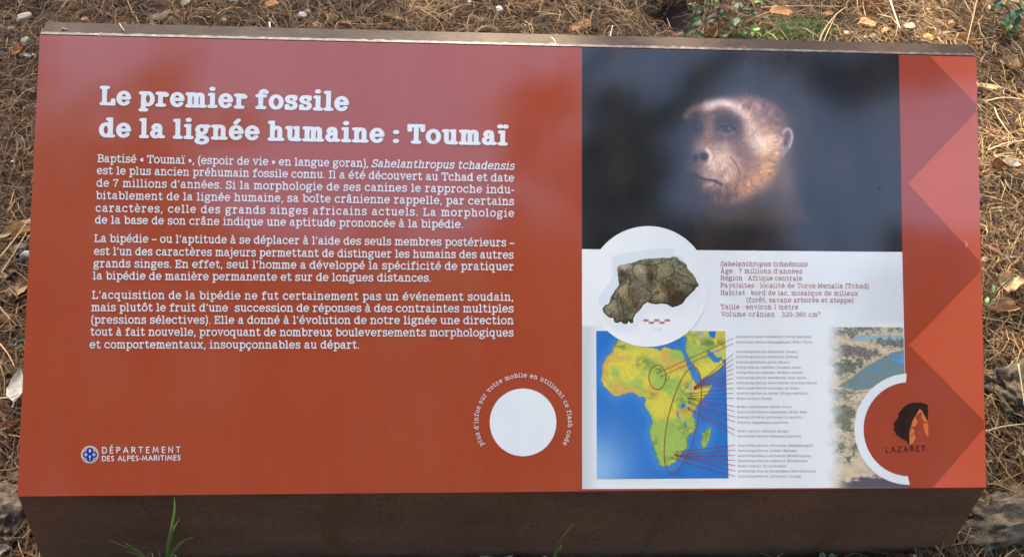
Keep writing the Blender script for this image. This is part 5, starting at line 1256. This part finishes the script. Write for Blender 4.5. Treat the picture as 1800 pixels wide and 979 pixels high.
def tree(name, trunk, centre, rad, zr, ncl, label, seed, dens=50, crad=.17, lsize=.10):
    r = np.random.default_rng(seed)
    root = empty(name, trunk, label, 'tree', 'trees overhead')
    V = []; Fc = []; Cc = []; centres = []
    tries = 0
    while len(centres) < ncl and tries < ncl * 6:
        tries += 1
        q = r.normal(size=3); q /= np.linalg.norm(q); q *= r.random() ** (1 / 2.4)
        p = np.array([centre[0] + q[0] * rad[0], centre[1] + q[1] * rad[1], (zr[0] + zr[1]) / 2 + q[2] * (zr[1] - zr[0]) / 2])
        centres.append(p)
    m = len(centres) * dens
    cen = np.repeat(np.array(centres), dens, 0)
    off = r.normal(size=(m, 3)) * crad * np.array([.55, .55, .4])
    d = off + r.normal(size=(m, 3)) * crad * .5; d /= np.linalg.norm(d, axis=1)[:, None] + 1e-9
    s = np.cross(d, r.normal(size=(m, 3))); s /= np.linalg.norm(s, axis=1)[:, None] + 1e-9
    L = lsize * r.uniform(.7, 1.3, (m, 1)); Wd = L * .26
    b0 = cen + off
    mir = b0 - 2 * ((b0 - ORG) @ NRM)[:, None] * NRM
    px, py = project(mir); front = (b0 - ORG) @ NRM > 0
    gone = front & (px > -90) & (px < 1890) & (py > -60) & (py < 1040) & (r.random(m) < openness(px, py))
    gone |= r.random(m) < sunlit(b0)
    kp = ~gone; b0 = b0[kp]; d = d[kp]; s = s[kp]; L = L[kp]; Wd = Wd[kp]; m = len(b0)
    V = np.stack([b0 - d * L * .5, b0 + s * Wd, b0 + d * L * .5, b0 - s * Wd], 1).reshape(-1, 3)
    Fc = np.arange(m * 4).reshape(-1, 4)
    base_c = np.array([.035, .06, .022]) * r.uniform(.6, 1.5, (m, 1)) * np.array([1, 1, 1])
    mesh_obj('crown', V, Fc, MCROWN, root, cols=np.repeat(base_c, 4, 0))['kind'] = 'stuff'
    # trunk and limbs
    tv, tf_ = [], []
    def tube(pts, rads, n=7):
        b_ = len(tv)
        for i, (p, rr) in enumerate(zip(pts, rads)):
            dd = np.array(pts[min(i + 1, len(pts) - 1)]) - np.array(pts[max(i - 1, 0)]); dd = dd / np.linalg.norm(dd)
            a = np.cross(dd, [1, .3, .1]); a /= np.linalg.norm(a); b2 = np.cross(dd, a)
            for j in range(n):
                th = 2 * math.pi * j / n; tv.append(np.array(p) + (a * math.cos(th) + b2 * math.sin(th)) * rr * (1 + .12 * math.sin(3 * th + i)))
        for i in range(len(pts) - 1):
            for j in range(n):
                tf_.append((b_ + i * n + j, b_ + i * n + (j + 1) % n, b_ + (i + 1) * n + (j + 1) % n, b_ + (i + 1) * n + j))
    T = np.array(trunk, float); top = np.array([centre[0], centre[1], zr[0] + (zr[1] - zr[0]) * .55])
    tp = [T + (top - T) * k + np.array([math.sin(k * 4 + seed) * .12, math.cos(k * 3 + seed) * .1, 0]) * (k > 0) - np.array([0, 0, .1]) * (k == 0) for k in np.linspace(0, 1, 8)]
    tube(tp, np.linspace(.2, .05, 8), 10)
    mesh_obj('trunk', tv, tf_, MBARK, root, cols=np.tile((.09, .065, .045), (len(tv), 1)), smooth=True)
    pick = r.choice(len(centres), min(16, len(centres)), replace=False)
    for k in pick:
        tv, tf_ = [], []
        c = centres[k]; t0 = .45 + .5 * r.random(); a = tp[0] + (tp[-1] - tp[0]) * t0
        i0 = min(int(t0 * 7), 6); a = tp[i0] + (tp[i0 + 1] - tp[i0]) * (t0 * 7 - i0)
        mid = (a + c) / 2 + np.array([0, 0, .2])
        if not 0 < 1: continue
        tube([a, mid, c], [.04, .025, .008], 6)
        mesh_obj('limb', tv, tf_, MBARK, root, cols=np.tile((.08, .06, .045), (len(tv), 1)), smooth=True)
    return root
tree('pine_tree', (-3.6, -6.2, 0), (-2.2, -3.6), (2.6, 2.6), (3.6, 6.2), 900, 'pine behind the viewer on the left, its crown seen only in the gloss', 1)
tree('pine_tree', (3.9, -6.0, 0), (2.6, -3.2), (2.6, 2.6), (3.6, 6.4), 900, 'pine behind the viewer on the right, its crown seen only in the gloss', 2)
tree('pine_tree', (.9, -7.2, 0), (.3, -4.6), (2.4, 2.2), (3.2, 6.6), 900, 'pine straight behind the viewer, its crown seen only in the gloss', 3)
tree('pine_tree', (2.6, 1.9, 0), (1.6, -.6), (2.6, 1.6), (4.6, 7), 420, 'pine to the right of the lectern, its crown overhead', 4)
sc = SUND[:2] / SUND[2] * 5.0
tree('pine_tree', (-3.4, 5.6, 0), (sc[0] + .1, sc[1] + .4), (2.6, 2.4), (4.0, 6.2), 1500, 'pine beyond the lectern on the left, shading it from the sun', 5, dens=110, lsize=.06)
tree('pine_tree', (4.6, 5.4, 0), (3.2, 3.2), (2.8, 2.2), (4.2, 6.6), 1000, 'unseen pine added beyond the lectern on the right, its crown holding back sky light', 6)  # added out of view to cut the sky light from the front
for k_, (a_, d_) in enumerate(((-75, 7.5), (-40, 9), (15, 8.5), (48, 7.5), (85, 7), (125, 8), (-120, 8), (175, 9.5), (-155, 9.5))):  # ring of trees added out of view to block light from the horizon
    x_, y_ = d_ * math.sin(R_(a_)), d_ * math.cos(R_(a_))
    where = ['far left', 'far left beyond the lectern', 'straight beyond the lectern', 'beyond the lectern on the right', 'far right', 'behind the viewer far right', 'behind the viewer far left', 'far behind the viewer', 'far behind the viewer on the left'][k_]
    tree('pine_tree', (x_, y_, 0), (x_, y_), (2.4, 2.4), (.6, 4.6 if k_ in (0, 1, 2) else 7.0), 560, 'bushy low pine added ' + where + ', unseen, to block horizon light', 20 + k_, dens=34, crad=.32, lsize=.2)
